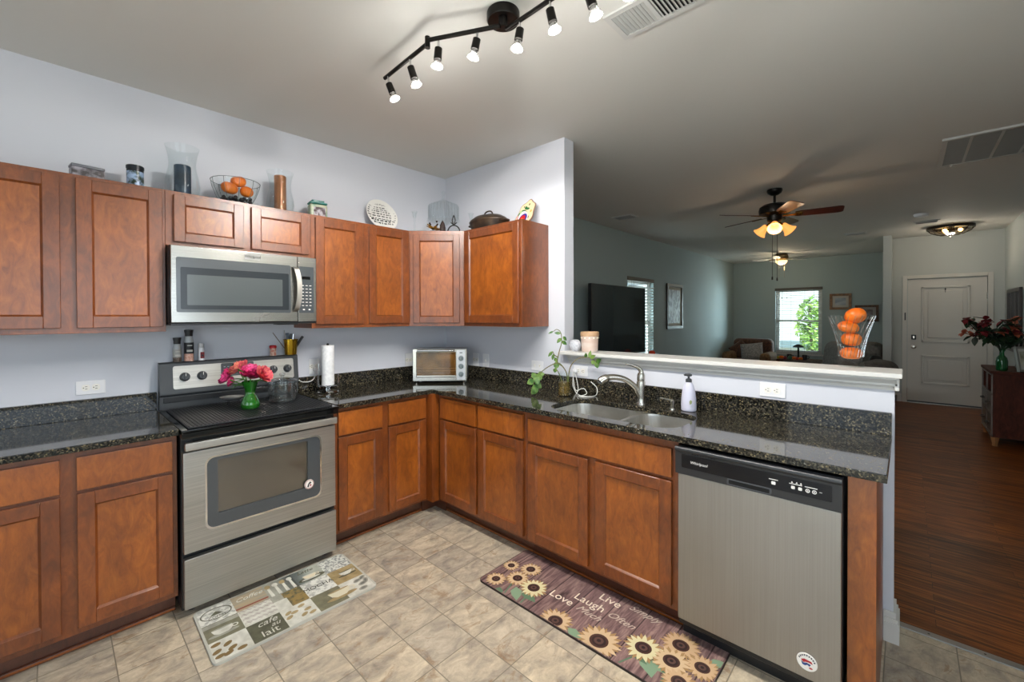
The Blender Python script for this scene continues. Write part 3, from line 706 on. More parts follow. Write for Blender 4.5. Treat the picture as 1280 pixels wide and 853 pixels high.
# ------------------------------------------------------------------ dishwasher
t = thing('dishwasher', 'stainless dishwasher with black control strip beside the sink cabinet', 'dishwasher', (-.33, -2.715, 0))
TW = FB(-.632, -2.715, 0)
part('body', MB().box((-.296, .095, -.58), (.286, .870, -.004), BLACK, .003, 1, TW), t)
dd = part('door', MB().box((-.286, .108, -.003), (.284, .752, .022), STEELV, .004, 2, TW), t)
STRIP = M('dishwasher_strip', '#2b2b2c', .3)
mb = MB().prism([(-.296, 0), (.286, 0), (.286, .114), (-.296, .114)], .026, STRIP, frame(TW @ Vector((0, .754, 0)), (0, -1, 0), (0, 0, 1)))
cs = part('control_strip', mb, t)
part('top_lip', MB().tube([TW @ Vector((-.296, .861, .022)), TW @ Vector((.286, .861, .022))], .011, M('strip_dark', '#2b2d30', .3), 12), cs)
mb = MB().plate([rrect(-.268, .784, .258, .842, .003, 2)], .0262, .0275, M('gloss_navy_panel', '#0a0c12', .06), TW)
part('display_panel', mb, cs)
mb = MB().text('Whirlpool', TW @ Matrix.Translation((-.232, .807, .0278)), .017, WHITE, 'LEFT', .2)
for u, w_ in ((.072, .014), (.136, .012), (.158, .012)): mb.prism(rrect(u, .800, u+w_, .812, .003, 3), .0004, WHITE, TW @ Matrix.Translation((0, 0, .0276)))
for u in (.187, .207): mb.plate([ell(u, .806, .007, .007, 16), ell(u, .806, .0045, .0045, 16)[::-1]], .0276, .028, WHITE, TW).prism(ell(u, .806, .0022, .0022, 10), .0004, WHITE, TW @ Matrix.Translation((0, 0, .0276)))
for u, w_ in ((.064, .03), (.13, .04), (.178, .038)): mb.box((u, .818, .0276), (u+w_, .8205, .028), WHITE, 0, 1, TW)
for u in (.135, .15, .163): mb.prism([(u, .823), (u+.007, .823), (u+.0035, .829)], .0004, WHITE, TW @ Matrix.Translation((0, 0, .0276)))
mb.box((.222, .809, .0276), (.23, .8105, .028), WHITE, 0, 1, TW)
for k in range(9): mb.box((-.225+.011*k, .846, .0258), (-.219+.011*k, .851, .0266), M('vent_slot', '#050505', .8), 0, 1, TW)
part('panel_print', mb, cs)
mb = MB().plate([rrect(-.085, .757, .072, .782, .006, 4), rrect(-.079, .7605, .066, .7775, .004, 4)[::-1]], .0255, .0285, M('pocket_rim', '#4b4d50', .3), TW).box((-.079, .759, .0255), (.066, .779, .0265), M('recess_black', '#030303', .8), 0, 1, TW)
part('handle_pocket', mb, cs)
part('toe_panel', MB().box((-.29, .004, -.06), (.286, .094, -.05), BLACK, .002, 1, TW).box((-.288, .078, -.05), (.286, .098, .004), BLACK, .002, 1, TW), t)

# ------------------------------------------------------------------ floor mats
PLW = M('mat_wood_print', '#5a4038', .6)
_v = coords(PLW, (2.2, 16, 1)); _n = noise(PLW, _v, 2.2, 6, .6, 1.6)
_b = nd(PLW, 'ShaderNodeTexBrick'); _b.offset = 0; _b.inputs['Scale'].default_value = 1
for k, x in (('Brick Width', 5.0), ('Row Height', .148), ('Mortar Size', .003)): _b.inputs[k].default_value = x
_b.inputs['Color1'].default_value = (.75, .72, .72, 1); _b.inputs['Color2'].default_value = (1.1, 1.05, 1.03, 1); _b.inputs['Mortar'].default_value = (.2, .16, .16, 1)
lk(PLW, coords(PLW, loc=(3, .965, 0)), _b.inputs['Vector'])
lk(PLW, mixc(PLW, ramp(PLW, _n, [(.3, '#4a3534'), (.48, '#7c6160'), (.68, '#a98e84')]), _b.outputs[0], 1.0, 'MULTIPLY'), bsdf(PLW).inputs['Base Color'])
def mcol(h, r=.6): return M('print_' + h.lstrip('#'), h, r)
t = thing('floor_mat', 'brown plank print kitchen mat with sunflowers in front of the sink cabinet', 'floor mat', (-.765, -2.04, 0))
part('mat_base', MB().prism(rrect(-.962, -2.622, -.552, -1.462, .03, 5), .009, mcol('#2a201e'), Matrix.Translation((0, 0, .0005))), t)
mb = MB().prism(rrect(-.959, -2.619, -.555, -1.465, .028, 5), .0006, PLW, Matrix.Translation((0, 0, .0095)))
part('plank_print', mb, t)
rng = random.Random(11)
PY, PO, PT = mcol('#d6cca0'), mcol('#c8a680'), mcol('#cfb28c')
def inmat(p, m=.0): return -.957+m < p[0] < -.557-m and -2.617+m < p[1] < -1.467-m
def clipc(p): return (min(max(p[0], -.957), -.557), min(max(p[1], -2.617), -1.467))
def sunflower(mb, c, R, m1, m2, z):
    for layer, (mm, n, off, rr) in enumerate(((mcol('#a88458'), 15, .1, 1.0), (m1, 15, .31, .94))):
        for k in range(n):
            a = 2*PI*k/n + off + rng.uniform(-.06, .06); r = R*rr*rng.uniform(.88, 1.05)
            d = Vector((math.cos(a), math.sin(a), 0)); q = Vector((-d.y, d.x, 0)); o = Vector((*c, z + layer*.0004 + k*.00001))
            pts = [o + d*R*.25 - q*R*.06, o + d*r*.55 - q*R*.135, o + d*r*.8 - q*R*.08, o + d*r, o + d*r*.8 + q*R*.08, o + d*r*.55 + q*R*.135, o + d*R*.25 + q*R*.06]
            pts = [Vector((*clipc(p), p.z)) for p in pts]
            if (pts[3]-pts[0]).length > .01: mb.poly(pts, mm)
    for r, col, e in ((.40, '#4a2d24', .0010), (.30, '#2c1a18', .0013), (.20, '#5c4038', .0016), (.09, '#231413', .0019)):
        mb.poly([(*clipc(p), z+e) for p in ell(c[0], c[1], R*r, R*r, 20)], mcol(col))
LZ = [0.]
def leaf2(mb, c, L, w, a, m, z):
    LZ[0] += .00003; z = z - .0002 + LZ[0]
    pts = [(0, 0), (.3, .5), (.6, .42), (1, 0), (.6, -.42), (.3, -.5)]
    mb.poly([(*clipc((c[0] + L*x*math.cos(a) - w*y*math.sin(a), c[1] + L*x*math.sin(a) + w*y*math.cos(a))), z) for x, y in pts], m)
G1, G2 = mcol('#7f9a7c'), mcol('#5d7a5e')
for c, L, w, a, m in (((-.87, -1.66), .11, .06, -2.4, G1), ((-.86, -1.70), .12, .06, -1.9, G2), ((-.93, -1.60), .08, .05, -2.7, G2), ((-.81, -2.36), .14, .09, -2.6, G1), ((-.84, -2.30), .10, .05, -2.0, G2), ((-.82, -2.38), .12, .08, -2.0, G1), ((-.80, -2.44), .11, .06, -2.7, G2), ((-.70, -2.57), .09, .05, -1.0, G1), ((-.76, -1.50), .07, .04, 1.2, G2), ((-.93, -2.03), .10, .05, -1.8, G1)):
    lb = MB(); leaf2(lb, c, L, w, a, m, .0103); part('leaf', lb, t)
for a, b in (((-.85, -1.62), (-.95, -1.65)), ((-.83, -1.74), (-.95, -1.76)), ((-.83, -2.35), (-.95, -2.30)), ((-.8, -2.46), (-.95, -2.47))):
    d = (Vector(b) - Vector(a)).normalized()*.004; q = Vector((-d.y, d.x)); fl = MB(); fl.poly([(a[0]+q.x, a[1]+q.y, .0104), (b[0]+q.x, b[1]+q.y, .0104), (b[0]-q.x, b[1]-q.y, .0104), (a[0]-q.x, a[1]-q.y, .0104)], G2); part('stem', fl, t)
for k, (c, R, m1, m2) in enumerate((((-.745, -1.512), .052, PT, PO), ((-.698, -1.618), .066, PT, PY), ((-.895, -1.535), .060, PT, PO), ((-.811, -1.618), .068, PT, PO), ((-.815, -1.735), .082, PY, PY), ((-.935, -1.965), .088, PT, PO), ((-.905, -2.180), .105, PT, PO), ((-.685, -2.454), .088, PO, PT), ((-.809, -2.341), .088, PY, PY), ((-.745, -2.563), .075, PO, PT), ((-.797, -2.458), .085, PT, PY), ((-.878, -2.52), .075, PO, PT))):
    sf = MB(); sunflower(sf, c, R, m1, m2, .0106 + k*.00022); part('sunflower', sf, t)
CREAM = mcol('#e9dcc6')
for w_, x, y, sz in (('Live', -.655, -2.025, .072), ('Laugh', -.738, -1.93, .072), ('Love', -.803, -1.822, .070)): part('lettering', MB().text(w_, frame((x, y, .0128), (0, -1, 0), (1, 0, 0)), sz, CREAM), t)
for w_, x, y, sz in (('Simply', -.622, -2.175, .058), ('Often', -.738, -2.118, .058), ('Much', -.800, -1.985, .058)): part('lettering', MB().text(w_, frame((x, y, .0128), (-.03, -1, 0), (1, -.03, 0)), sz, mcol('#c9b7a6'), 'LEFT', .45), t)

t = thing('floor_mat', 'coffee themed patchwork mat lying in front of the stove', 'floor mat', (-1.73, -.88, 0), math.radians(-1.2))
LW, LH = .745, .445
part('mat_base', MB().prism(rrect(-LW/2, -LH/2, LW/2, LH/2, .03, 5), .009, mcol('#b9b8ad'), Matrix.Translation((0, 0, .0005))), t, local=True)
pt = MB(); cw, ch = (LW-.02)/5, (LH-.02)/3; z = .0097
def cell(c, r, m, cs=1, rs=1, dz=0., ins=0.):
    x = -LW/2+.01+cw*c; y = LH/2-.01-ch*(r+rs); pt.box((x+ins, y+ins, z-.0004), (x+cw*cs-ins, y+ch*rs-ins, z+dz), m); return x, y
OLIVE, DOL, TAN, CRM, GRY = [noisy('mat_print_'+n_, a_, b_, ns=28, lo=.3, hi=.7) for n_, a_, b_ in (('olive', '#5f5c48', '#7d795f'), ('dark_olive', '#43422f', '#5f5e48'), ('tan', '#8c7850', '#b09b70'), ('cream', '#bdbbae', '#dcdacf'), ('grey', '#8a887c', '#a9a799'))]
PAIS = noisy('paisley_print', '#8d8f8b', '#d6d6cd', ns=70, lo=.45, hi=.55); SPEC = noisy('speckled_white_print', '#a9a9a2', '#dcdbd2', ns=45, lo=.4, hi=.55); FLOR = noisy('floral_gold_print', '#4c4a33', '#8f7640', ns=40, lo=.4, hi=.6)
LATT = noisy('pale_script_print', '#a4a698', '#bbbbae', ns=20); STRP = noisy('rusty_stripes_print', '#8f9083', '#b29a78', (2, 26, 1), ns=4)
for (c, r, m) in ((0, 0, SPEC), (0, 1, OLIVE), (0, 2, CRM), (1, 0, STRP), (1, 1, CRM), (1, 2, DOL), (2, 0, GRY), (2, 1, FLOR), (2, 2, CRM), (3, 0, LATT), (3, 1, SPEC), (3, 2, OLIVE), (4, 0, PAIS), (4, 1, TAN), (4, 2, CRM)): cell(c, r, m)
def cx(c, r): return (-LW/2+.01+cw*(c+.5), LH/2-.01-ch*(r+.5))
def flat(pts, m, dz=.0004): pt.poly([(p[0], p[1], z+dz) for p in pts], m)
def cup(x, y, s, m, m2, dz=.0004):
    flat(ell(x, y-.30*s, .72*s, .14*s, 24), m2, dz); flat([(x-.5*s, y+.22*s), (x-.42*s, y-.12*s), (x-.22*s, y-.28*s), (x+.22*s, y-.28*s), (x+.42*s, y-.12*s), (x+.5*s, y+.22*s)], m, dz+.0003)
    pt.plate([ell(x+.58*s, y+.02*s, .17*s, .15*s, 16), ell(x+.58*s, y+.02*s, .10*s, .09*s, 16)[::-1]], z+dz+.0003, z+dz+.0005, m); flat(ell(x, y+.22*s, .5*s, .06*s, 20), m2, dz+.0006)
x, y = cx(0, 0); pt.plate([ell(x, y, .065, .048, 28), ell(x, y, .060, .043, 28)[::-1]], z+.0002, z+.0006, DOL); flat([(x-.03, y-.012), (x+.03, y-.012), (x, y+.018)], DOL)
pt.text('COFFEE', Matrix.Translation((x, y-.036, z+.0006)), .022, DOL, 'CENTER')
x, y = cx(0, 1); flat([(x-cw/2, y+.038), (x+cw/2, y+.038), (x+cw/2, y+.066), (x-cw/2, y+.066)], GRY); cup(x-.005, y-.01, .085, CRM, GRY)
x, y = cx(0, 2)
for dx, dy, a in ((-.05, .045, .2), (-.055, -.005, .5), (-.05, -.04, .2), (-.01, .02, .6), (.0, -.02, .5), (.03, -.05, .1), (-.02, -.045, .4)): flat(ell(x+dx, y+dy, .020, .012, 16, a), mcol('#7a6238'))
x, y = cx(1, 0); flat([(x-cw/2, y-.055), (x+cw/2, y-.055), (x+cw/2, y-.042), (x-cw/2, y-.042)], mcol('#8a4a35')); pt.text('Coffee', Matrix.Translation((x-.062, y+.012, z+.0006)), .046, CRM, 'LEFT', .4)
x, y = cx(1, 1)
for j in range(4):
    for k in range(6):
        a = (x-cw/2+.004+k*.0235, y-ch/2+.014+j*.034); dx, dy = .0118, .017*(1 if k % 2 else -1)
        for e in (0, .008): pt.tube([(a[0], a[1]+e+.008, z+.0003), (a[0]+dx, a[1]+e+.017, z+.0003), (a[0]+2*dx, a[1]+e+.008, z+.0003)], .0009, mcol('#8f7c76'), 4)
x, y = cx(1, 2)
for w_, dx, dy, sz, sh in (('cafe', -.035, .026, .054, .35), ('au', .015, -.008, .042, .35), ('lait', -.035, -.054, .062, 0)): pt.text(w_, Matrix.Translation((x+dx, y+dy, z+.0006)), sz, CRM, 'LEFT', sh)
x, y = cx(2, 0)
for k in range(4):
    u = x-.054+.036*k; m = (TAN, CRM, TAN, CRM)[k]; flat([(u-.007, y-.065), (u+.010, y-.065), (u+.006, y+.02), (u-.006, y+.02)], CRM, .0004); flat(ell(u, y+.035, .014, .018, 16), m, .0007)
x, y = cx(2, 1); flat([(x-cw/2, y-ch/2), (x-.01, y-ch/2), (x-.01, y+.02), (x-cw/2, y+.02)], CRM, .0003); flat([(x-cw/2, y+.02), (x-.02, y+.02), (x-.02, y+ch/2), (x-cw/2, y+ch/2)], GRY, .0003)
x, y = cx(2, 2)
for dx, dy, a in ((.02, .045, .3), (-.045, .03, .6), (-.02, .018, .1), (-.05, -.005, .5), (.035, .0, .2), (.01, -.03, .6), (.045, -.04, .3)): flat(ell(x+dx, y+dy, .018, .011, 16, a), TAN)
x, y = cx(3, 0); pt.text('Latte', Matrix.Translation((x-.05, y+.030, z+.0006)), .042, DOL, 'LEFT', .4); flat(ell(x+.005, y-.04, .07, .022, 24), DOL, .0003); cup(x, y-.02, .07, mcol('#ddd0b4'), CRM, .0006)
x, y = cx(3, 1); pt.text('MOCHA', Matrix.Translation((x, y-.012, z+.0006)), .042, mcol('#34342a'), 'CENTER')
x, y = cx(3, 2); cup(x+.055, y+.005, .11, mcol('#d4ccb2'), TAN, .0006)
x, y = cx(4, 1); cup(x+.01, y+.01, .07, CRM, DOL)
x, y = cx(4, 2)
for dx, dy, a in ((.02, .035, .3), (.03, -.005, .2), (.055, .01, 1.2), (.05, .045, .6), (.015, -.045, .1)): flat(ell(x+dx, y+dy, .024, .014, 16, a), GRY, .0008); flat(ell(x+dx, y+dy, .014, .007, 12, a), mcol('#77776f'), .0011)
part('patchwork_print', pt, t, local=True)

# ------------------------------------------------------------------ outlets and switches
def outlet(T, label, cat='wall outlet', kind='duplex', w=.115, h=.073, group=None):
    t = thing('wall_outlet' if kind != 'switch' else 'wall_switch', label, cat, T.translation)
    part('cover_plate', MB().box((-w/2, -h/2, 0), (w/2, h/2, .006), WHITEP, .003, 2, T), t)
    mb = MB()
    if kind == 'duplex':
        for s_ in (-1, 1):
            c = s_*.0195; mb.prism(rrect(c-.016, -.017, c+.016, .017, .012, 5), .0075, WHITE, T)
            for e in (-.006, .006): mb.box((c-.003, e-.0012, .0074), (c+.006, e+.0012, .0078), BLACK, 0, 1, T)
            mb.lathe([(0, .0079), (.0025, .0078), (.0025, .007)], BLACK, (c-.009, 0, 0), 10, T)
        part('receptacle', mb, t)
    else:
        for s_ in ((-1, 1) if kind == 'switch2' else (0,)):
            mb.box((s_*.024-.006, -.012, .005), (s_*.024+.006, .012, .0075), WHITE, .001, 1, T).box((s_*.024-.004, -.002, .006), (s_*.024+.004, .007, .014), WHITE, .001, 1, T)
        part('toggle', mb, t)
    return t
outlet(FA(-2.413, -.0005, 1.075), 'white sideways outlet on the wall left of the stove')
outlet(FA(-.415, -.0005, 1.07), 'white outlet on the stove wall just left of the toaster oven', w=.073, h=.112)
outlet(FB(-.0005, -.42, 1.07), 'white outlet on the sink wall hidden partly by toaster oven', w=.073, h=.112)
outlet(FB(-.0005, -.545, 1.07), 'white switch plate right of the toaster oven on the sink wall', 'wall switch', 'switch', w=.073, h=.112)
outlet(FB(-.0005, -1.11, 1.069), 'white sideways switch plate on the sink wall above the trailing vine', 'wall switch', 'switch2')
outlet(FB(-.0005, -1.50, 1.062), 'white outlet below the ledge with a charger plugged in', w=.115, h=.073)
outlet(FB(-.0005, -2.66, 1.063), 'white sideways outlet under the ledge above the dishwasher end of the counter')
outlet(FA(-1.235, -.0005, 1.085), 'white outlet behind the paper towel roll', w=.073, h=.112)
CORD = M('white_cord', '#dcdcd8', .5)
t = thing('phone_charger', 'coiled white charger cable on the counter beside the plant jar', 'charger cable', (-.1, -1.55, .9142))
part('plug', MB().box((-.034, -1.478, 1.050), (-.0085, -1.448, 1.076), WHITEP, .005, 3), t)
mb = MB().tube(bez([(-.034, -1.463, 1.055), (-.05, -1.466, 1.045), (-.052, -1.475, .98), (-.055, -1.490, .935), (-.05, -1.508, .94), (-.046, -1.49, 1.02), (-.052, -1.475, 1.045), (-.056, -1.468, .97), (-.07, -1.505, .9185), (-.12, -1.56, .9185), (-.15, -1.60, .9185), (-.12, -1.66, .9185), (-.06, -1.66, .925), (-.034, -1.645, .965), (-.034, -1.60, 1.0)], 7), .0028, CORD, 6)
mb.tube(bez([(-.12, -1.54, .9185), (-.10, -1.545, .945), (-.075, -1.57, .955), (-.085, -1.60, .93), (-.115, -1.595, .9185), (-.16, -1.585, .9185), (-.17, -1.62, .9185), (-.14, -1.65, .9185)], 6), .0026, CORD, 6)
part('cable', mb, t)
t = solo('appliance_cord', MB().tube(bez([(-1.355, -.035, 1.0), (-1.33, -.045, .985), (-1.28, -.05, .985), (-1.245, -.04, 1.01), (-1.235, -.02, 1.06)], 7), .003, CORD, 6).box((-1.247, -.026, 1.052), (-1.223, -.0085, 1.078), WHITEP, .004), 'short white cord looping from behind the stove to the outlet', 'cord', (-1.3, -.04, .99))

# ------------------------------------------------------------------ things on the stove
ZS = .9228
t = thing('flower_vase', 'green glass vase of pink peonies standing on the stove top', 'flower vase', (-1.772, -.418, ZS))
c0 = (-1.772, -.418, ZS)
part('vase', MB().lathe([(0, .001), (.040, .001), (.047, .012), (.048, .030), (.038, .058), (.026, .082), (.026, .10), (.034, .13), (.042, .156), (.040, .156), (.031, .13), (.023, .10), (.023, .083), (.035, .058), (.044, .030), (.042, .014), (0, .008)], GREENG, c0, 28), t)
STEM = noisy('flower_stem', '#2f6a24', '#5d9a38', ns=20)
mb = MB(); rng = random.Random(5)
heads = [(-1.853, -.335, 1.098, .040, 0), (-1.812, -.372, 1.138, .042, 1), (-1.772, -.43, 1.112, .046, 0), (-1.727, -.462, 1.105, .045, 2), (-1.835, -.33, 1.065, .026, 0), (-1.79, -.35, 1.155, .032, 2)]
for x, y, zz, r, k in heads: mb.tube(bez([(-1.772+rng.uniform(-.012, .012), -.418+rng.uniform(-.012, .012), ZS+.02), (-1.772+(x+1.772)*.2, -.418+(y+.418)*.2, ZS+.12), (x, y, zz-.01)], 5), .0032, STEM, 6)
part('stems', mb, t)
PK = [noisy('hot_pink_petal', '#a80c44', '#f2559a', ns=70, lo=.38, hi=.66), noisy('coral_pink_petal', '#c92a58', '#f2a27c', ns=70, lo=.38, hi=.66), noisy('coral_red_petal', '#c41c50', '#f0857a', ns=70, lo=.38, hi=.66)]
for x, y, zz, r, k in heads:
    mb = MB(); i = mb.mi(PK[k])
    ax = Vector((x+1.772, y+.418-.02, .045)).normalized(); Q = ax.to_track_quat('Z', 'Y').to_matrix().to_4x4(); T = Matrix.Translation((x, y, zz)) @ Q
    for ring, (n, el_, rr) in enumerate(((9, .35, 1.0), (8, .75, .85), (6, 1.1, .6), (4, 1.4, .4))):
        for j in range(n):
            a = 2*PI*(j + .5*ring)/n + rng.uniform(-.2, .2); e2 = el_ + rng.uniform(-.18, .18); d = Vector((math.cos(a)*math.cos(e2), math.sin(a)*math.cos(e2), math.sin(e2))); q = Vector((-math.sin(a), math.cos(a), 0)); up = Vector((0, 0, 1)); L = r*rr*rng.uniform(.9, 1.1)*1.25
            rows = []
            for s_, w_, cup_ in ((.05, .12, 0), (.4, .42, -.02), (.75, .5, .06), (1.0, .28, .16)):
                m_ = d*L*s_ + up*L*cup_; rows.append([mb.bm.verts.new(T @ (m_ + q*L*w_*e + up*abs(e)*L*.10)) for e in (-1, -.4, .4, 1)])
            for A, B in zip(rows, rows[1:]):
                for e in range(3): mb.face([A[e], A[e+1], B[e+1], B[e]], i)
    part('peony', mb, t, ang=180)
mb = MB(); i = mb.mi(STEM)
def leaf3(mb, base, d, L, w, m, curl=.25, up=(0, 0, 1)):
    i = mb.mi(m); d = Vector(d).normalized(); q = d.cross(Vector(up));
    if q.length < .1: q = Vector((1, 0, 0))
    q.normalize(); n = q.cross(d); rows = []
    for s_, ww in ((0, .06), (.25, .42), (.5, .5), (.8, .28), (1, .02)):
        m_ = Vector(base) + d*L*s_ - n*L*curl*s_*s_; rows.append([mb.bm.verts.new(m_ + q*w*ww*e + n*abs(e)*w*.12) for e in (-1, 0, 1)])
    for A, B in zip(rows, rows[1:]):
        for e in range(2): mb.face([A[e], A[e+1], B[e+1], B[e]], i)
for x, y, zz, d in ((-1.80, -.40, 1.085, (-1, .6, -.1)), (-1.79, -.40, 1.075, (-1, .2, -.3)), (-1.80, -.41, 1.10, (-.4, -.3, .9)), (-1.76, -.43, 1.08, (.7, -.6, .1)), (-1.775, -.42, 1.09, (.1, -.9, .4)), (-1.79, -.40, 1.08, (-.7, .9, .4))): leaf3(mb, (x, y, zz), d, .075, .035, STEM)
part('leaves', mb, t, ang=180)

t = thing('glass_pot', 'clear glass cooking pot with lid on the right of the stove top', 'cooking pot', (-1.565, -.326, ZS))
c0 = (-1.565, -.326, ZS)
part('pot_body', MB().lathe([(0, .001), (.070, .001), (.080, .010), (.082, .115), (.086, .122), (.083, .124), (.078, .115), (.076, .012), (.068, .006), (0, .006)], POTG, c0, 32), t)
for s_ in (-1, 1):
    d = Vector((.7, -.7, 0))*s_; p = Vector(c0) + Vector((0, 0, .085)); q = Vector((-d.y, d.x, 0))
    part('handle', MB().tube(bez([p + d*.116 + q*.022, p + d*.140 + q*.020, p + d*.142, p + d*.140 - q*.020, p + d*.116 - q*.022], 5), .0065, POTG, 8), t)
ld = part('lid', MB().lathe([(.082, .125), (.084, .128), (.07, .136), (.03, .146), (0, .148), ], POTG, c0, 32), t)
part('lid_knob', MB().lathe([(.010, .147), (.009, .155), (.018, .163), (.017, .172), (0, .176)], POTG, c0, 16), ld)

t = thing('spoon_rest', 'small grey dish on a black wire stand on the stove top', 'spoon rest', (-1.82, -.25, ZS))
T = Matrix.Translation((-1.82, -.25, ZS)) @ Matrix.Rotation(-.75, 4, 'Z')
part('dish', MB().lathe([(0, .040), (.05, .041), (.066, .050), (.068, .053), (.064, .053), (.05, .045), (0, .044)], noisy('grey_stoneware', '#8f8d88', '#a6a49e', ns=30), (0, 0, 0), 28, T, 1.0, .75), t)
mb = MB()
for a in range(3):
    v = 2*PI*a/3 + .5; mb.tube([T @ Vector((.035*math.cos(v), .028*math.sin(v), .041)), T @ Vector((.042*math.cos(v), .034*math.sin(v), .0008))], .0025, IRON, 6)
mb.tube([T @ Vector((.04*math.cos(2*PI*k/20), .032*math.sin(2*PI*k/20), .038)) for k in range(20)], .0022, IRON, 6, closed=True)
part('wire_stand', mb, t)

# on the backguard shelf
ZB = 1.1865
PEP = noisy('peppercorns', '#3a2d24', '#77675a', ns=160, lo=.4, hi=.6); SALT = noisy('pink_salt', '#c98f7c', '#e3bba8', ns=120); 
def grinder(name, x, hbody, r, label, fill, lab, lab_rng):
    t = thing(name, label, 'spice grinder', (x, -.049, ZB)); c = (x, -.049, ZB)
    part('jar', MB().lathe([(r*.98, hbody*.55), (r, hbody*.78), (r*.78, hbody), (0, hbody)], M('pale_grinder_glass', '#b4b8ba', .1), c, 20).lathe([(0, .0005), (r, .0005), (r, hbody*.55), (0, hbody*.56)], fill, c, 20), t)
    part('label_band', MB().lathe([(r+.0005, hbody*lab_rng[0]), (r+.0005, hbody*lab_rng[1])], lab, c, 20).box((x-r*.6, -.049-r-.0016, ZB+hbody*(lab_rng[0]+.08)), (x+r*.6, -.049-r*.8, ZB+hbody*(lab_rng[0]+.16)), M('label_print_white', '#c9c5bd', .6)).box((x-r*.5, -.049-r-.0016, ZB+hbody*(lab_rng[1]-.14)), (x+r*.5, -.049-r*.8, ZB+hbody*(lab_rng[1]-.10)), M('label_print_white')), t)
    part('grinder_cap', MB().lathe([(r*.80, hbody+.0005), (r*.85, hbody+.004), (r*.84, hbody+.014), (r*.98, hbody+.032), (r*.98, hbody+.038), (0, hbody+.040)], BLACK, c, 20), t)
grinder('pepper_grinder', -2.049, .104, .021, 'short clear spice grinder with black cap, leftmost on the stove back', PEP, M('label_grey', '#a9a7a0', .5), (.25, .7))
grinder('salt_grinder', -1.992, .148, .0235, 'tall spice grinder of pink salt with black label on stove back', SALT, M('label_black', '#1e1e22', .45), (.30, .75))
t = thing('seasoning_bottle', 'small white seasoning bottle beside the tall spice grinder', 'spice bottle', (-1.930, -.049, ZB)); c = (-1.930, -.049, ZB)
part('bottle', MB().lathe([(0, .0005), (.0155, .0005), (.0155, .070), (.013, .078), (0, .079)], WHITEP, c, 18), t)
part('label_band', MB().box((-1.938, -.0665, ZB+.012), (-1.918, -.058, ZB+.05), mcol('#7a1c24'), .002).box((-1.934, -.067, ZB+.024), (-1.922, -.06, ZB+.036), mcol('#22242c'), .001), t)
part('cap', MB().lathe([(.0135, .079), (.0135, .098), (.011, .102), (0, .103)], M('pale_cap', '#d6d4d2', .4), c, 18), t)
t = thing('spice_shaker', 'small shaker with red lid at the right of the stove back', 'spice shaker', (-1.527, -.049, ZB)); c = (-1.527, -.049, ZB)
part('jar', MB().lathe([(0, .0005), (.019, .0005), (.019, .05), (0, .05)], noisy('red_speckled_spice', '#c9b8a4', '#b0584a', ns=60), c, 18), t)
part('lid', MB().lathe([(.022, .0505), (.023, .063), (.018, .070), (0, .071)], M('red_lid', '#b3121d', .35), c, 18), t)
t = thing('gold_bucket', 'gold pail holding small utensils on the right end of stove back', 'utensil pail', (-1.413, -.05, ZB)); c = (-1.413, -.05, ZB)
mb = MB().lathe([(0, .001), (.038, .001), (.045, .10), (.048, .103), (.048, .107), (.044, .107), (.036, .005), (0, .005)], GOLD, c, 32, None, 1., .92)
part('pail', mb, t)
for nm, a, b, r, m in (('utensil_handle', (-.02, 0, .03), (-.045, -.01, .17), .003, CHROME), ('utensil_handle', (-.03, .0, .03), (-.115, .0, .155), .0022, M('skewer_wood', '#6a5140', .7)), ('utensil_handle', (.0, -.01, .03), (.0, -.01, .145), .010, DGREY), ('utensil_handle', (.02, 0, .03), (.075, -.02, .125), .009, BLACK), ('utensil_handle', (-.01, .01, .03), (-.02, .012, .15), .012, M('blue_grey_handle', '#5d6672', .4)), ('utensil_handle', (.012, .012, .03), (.022, .015, .14), .011, CHROME)):
    part(nm, MB().cyl(Vector(c)+Vector(a), Vector(c)+Vector(b), r, m, 10), t)

# ------------------------------------------------------------------ magnets
t = thing('round_magnet', 'round white and black magnet on the oven door glass', 'magnet', (-1.545, -.675, .487))
T = FA(-1.547, -.6758, .488)
part('disc', MB().lathe([(0, .003), (.026, .003), (.027, .0005)], WHITE, (0, 0, 0), 28, T).plate([ell(0, 0, .025, .025, 28), ell(0, 0, .0225, .0225, 28)[::-1]], .003, .0034, mcol('#9a2b2b'), T).prism([(-.012, -.013), (-.004, -.016), (.0, .0), (.012, .008), (.004, .016), (-.006, .004)], .0036, BLACK, T).prism([(.004, -.014), (.012, -.008), (.008, .002), (.003, -.004)], .0036, mcol('#9a2b2b'), T), t)
t = thing('round_magnet', 'round white magnet with red and blue emblem low on the dishwasher', 'magnet', (-.655, -2.90, .173))
T = FB(-.6552, -2.901, .173) 
mb = MB().lathe([(0, .003), (.031, .003), (.032, .0005)], WHITE, (0, 0, 0), 28, T)
for k in range(9):
    a = PI*.12 + PI*.76*k/8; mb.box((-.0022, .0222, .003), (.0022, .0272, .0035), mcol('#23283a'), 0, 1, T @ Matrix.Rotation(a-PI/2, 4, 'Z'))
mb.prism([(-.018, .004), (-.008, .010), (.014, .008), (.018, .0), (.006, .002), (-.004, .0), (-.010, -.004)], .0036, mcol('#b0242c'), T).prism([(-.018, .0), (-.010, -.006), (.0, -.002), (.012, -.004), (.008, -.012), (.002, -.008), (-.006, -.014), (-.014, -.012)], .0036, mcol('#27407c'), T).prism(ell(.012, -.017, .006, .003, 12), .0035, mcol('#b0242c'), T)
part('disc', mb, t)

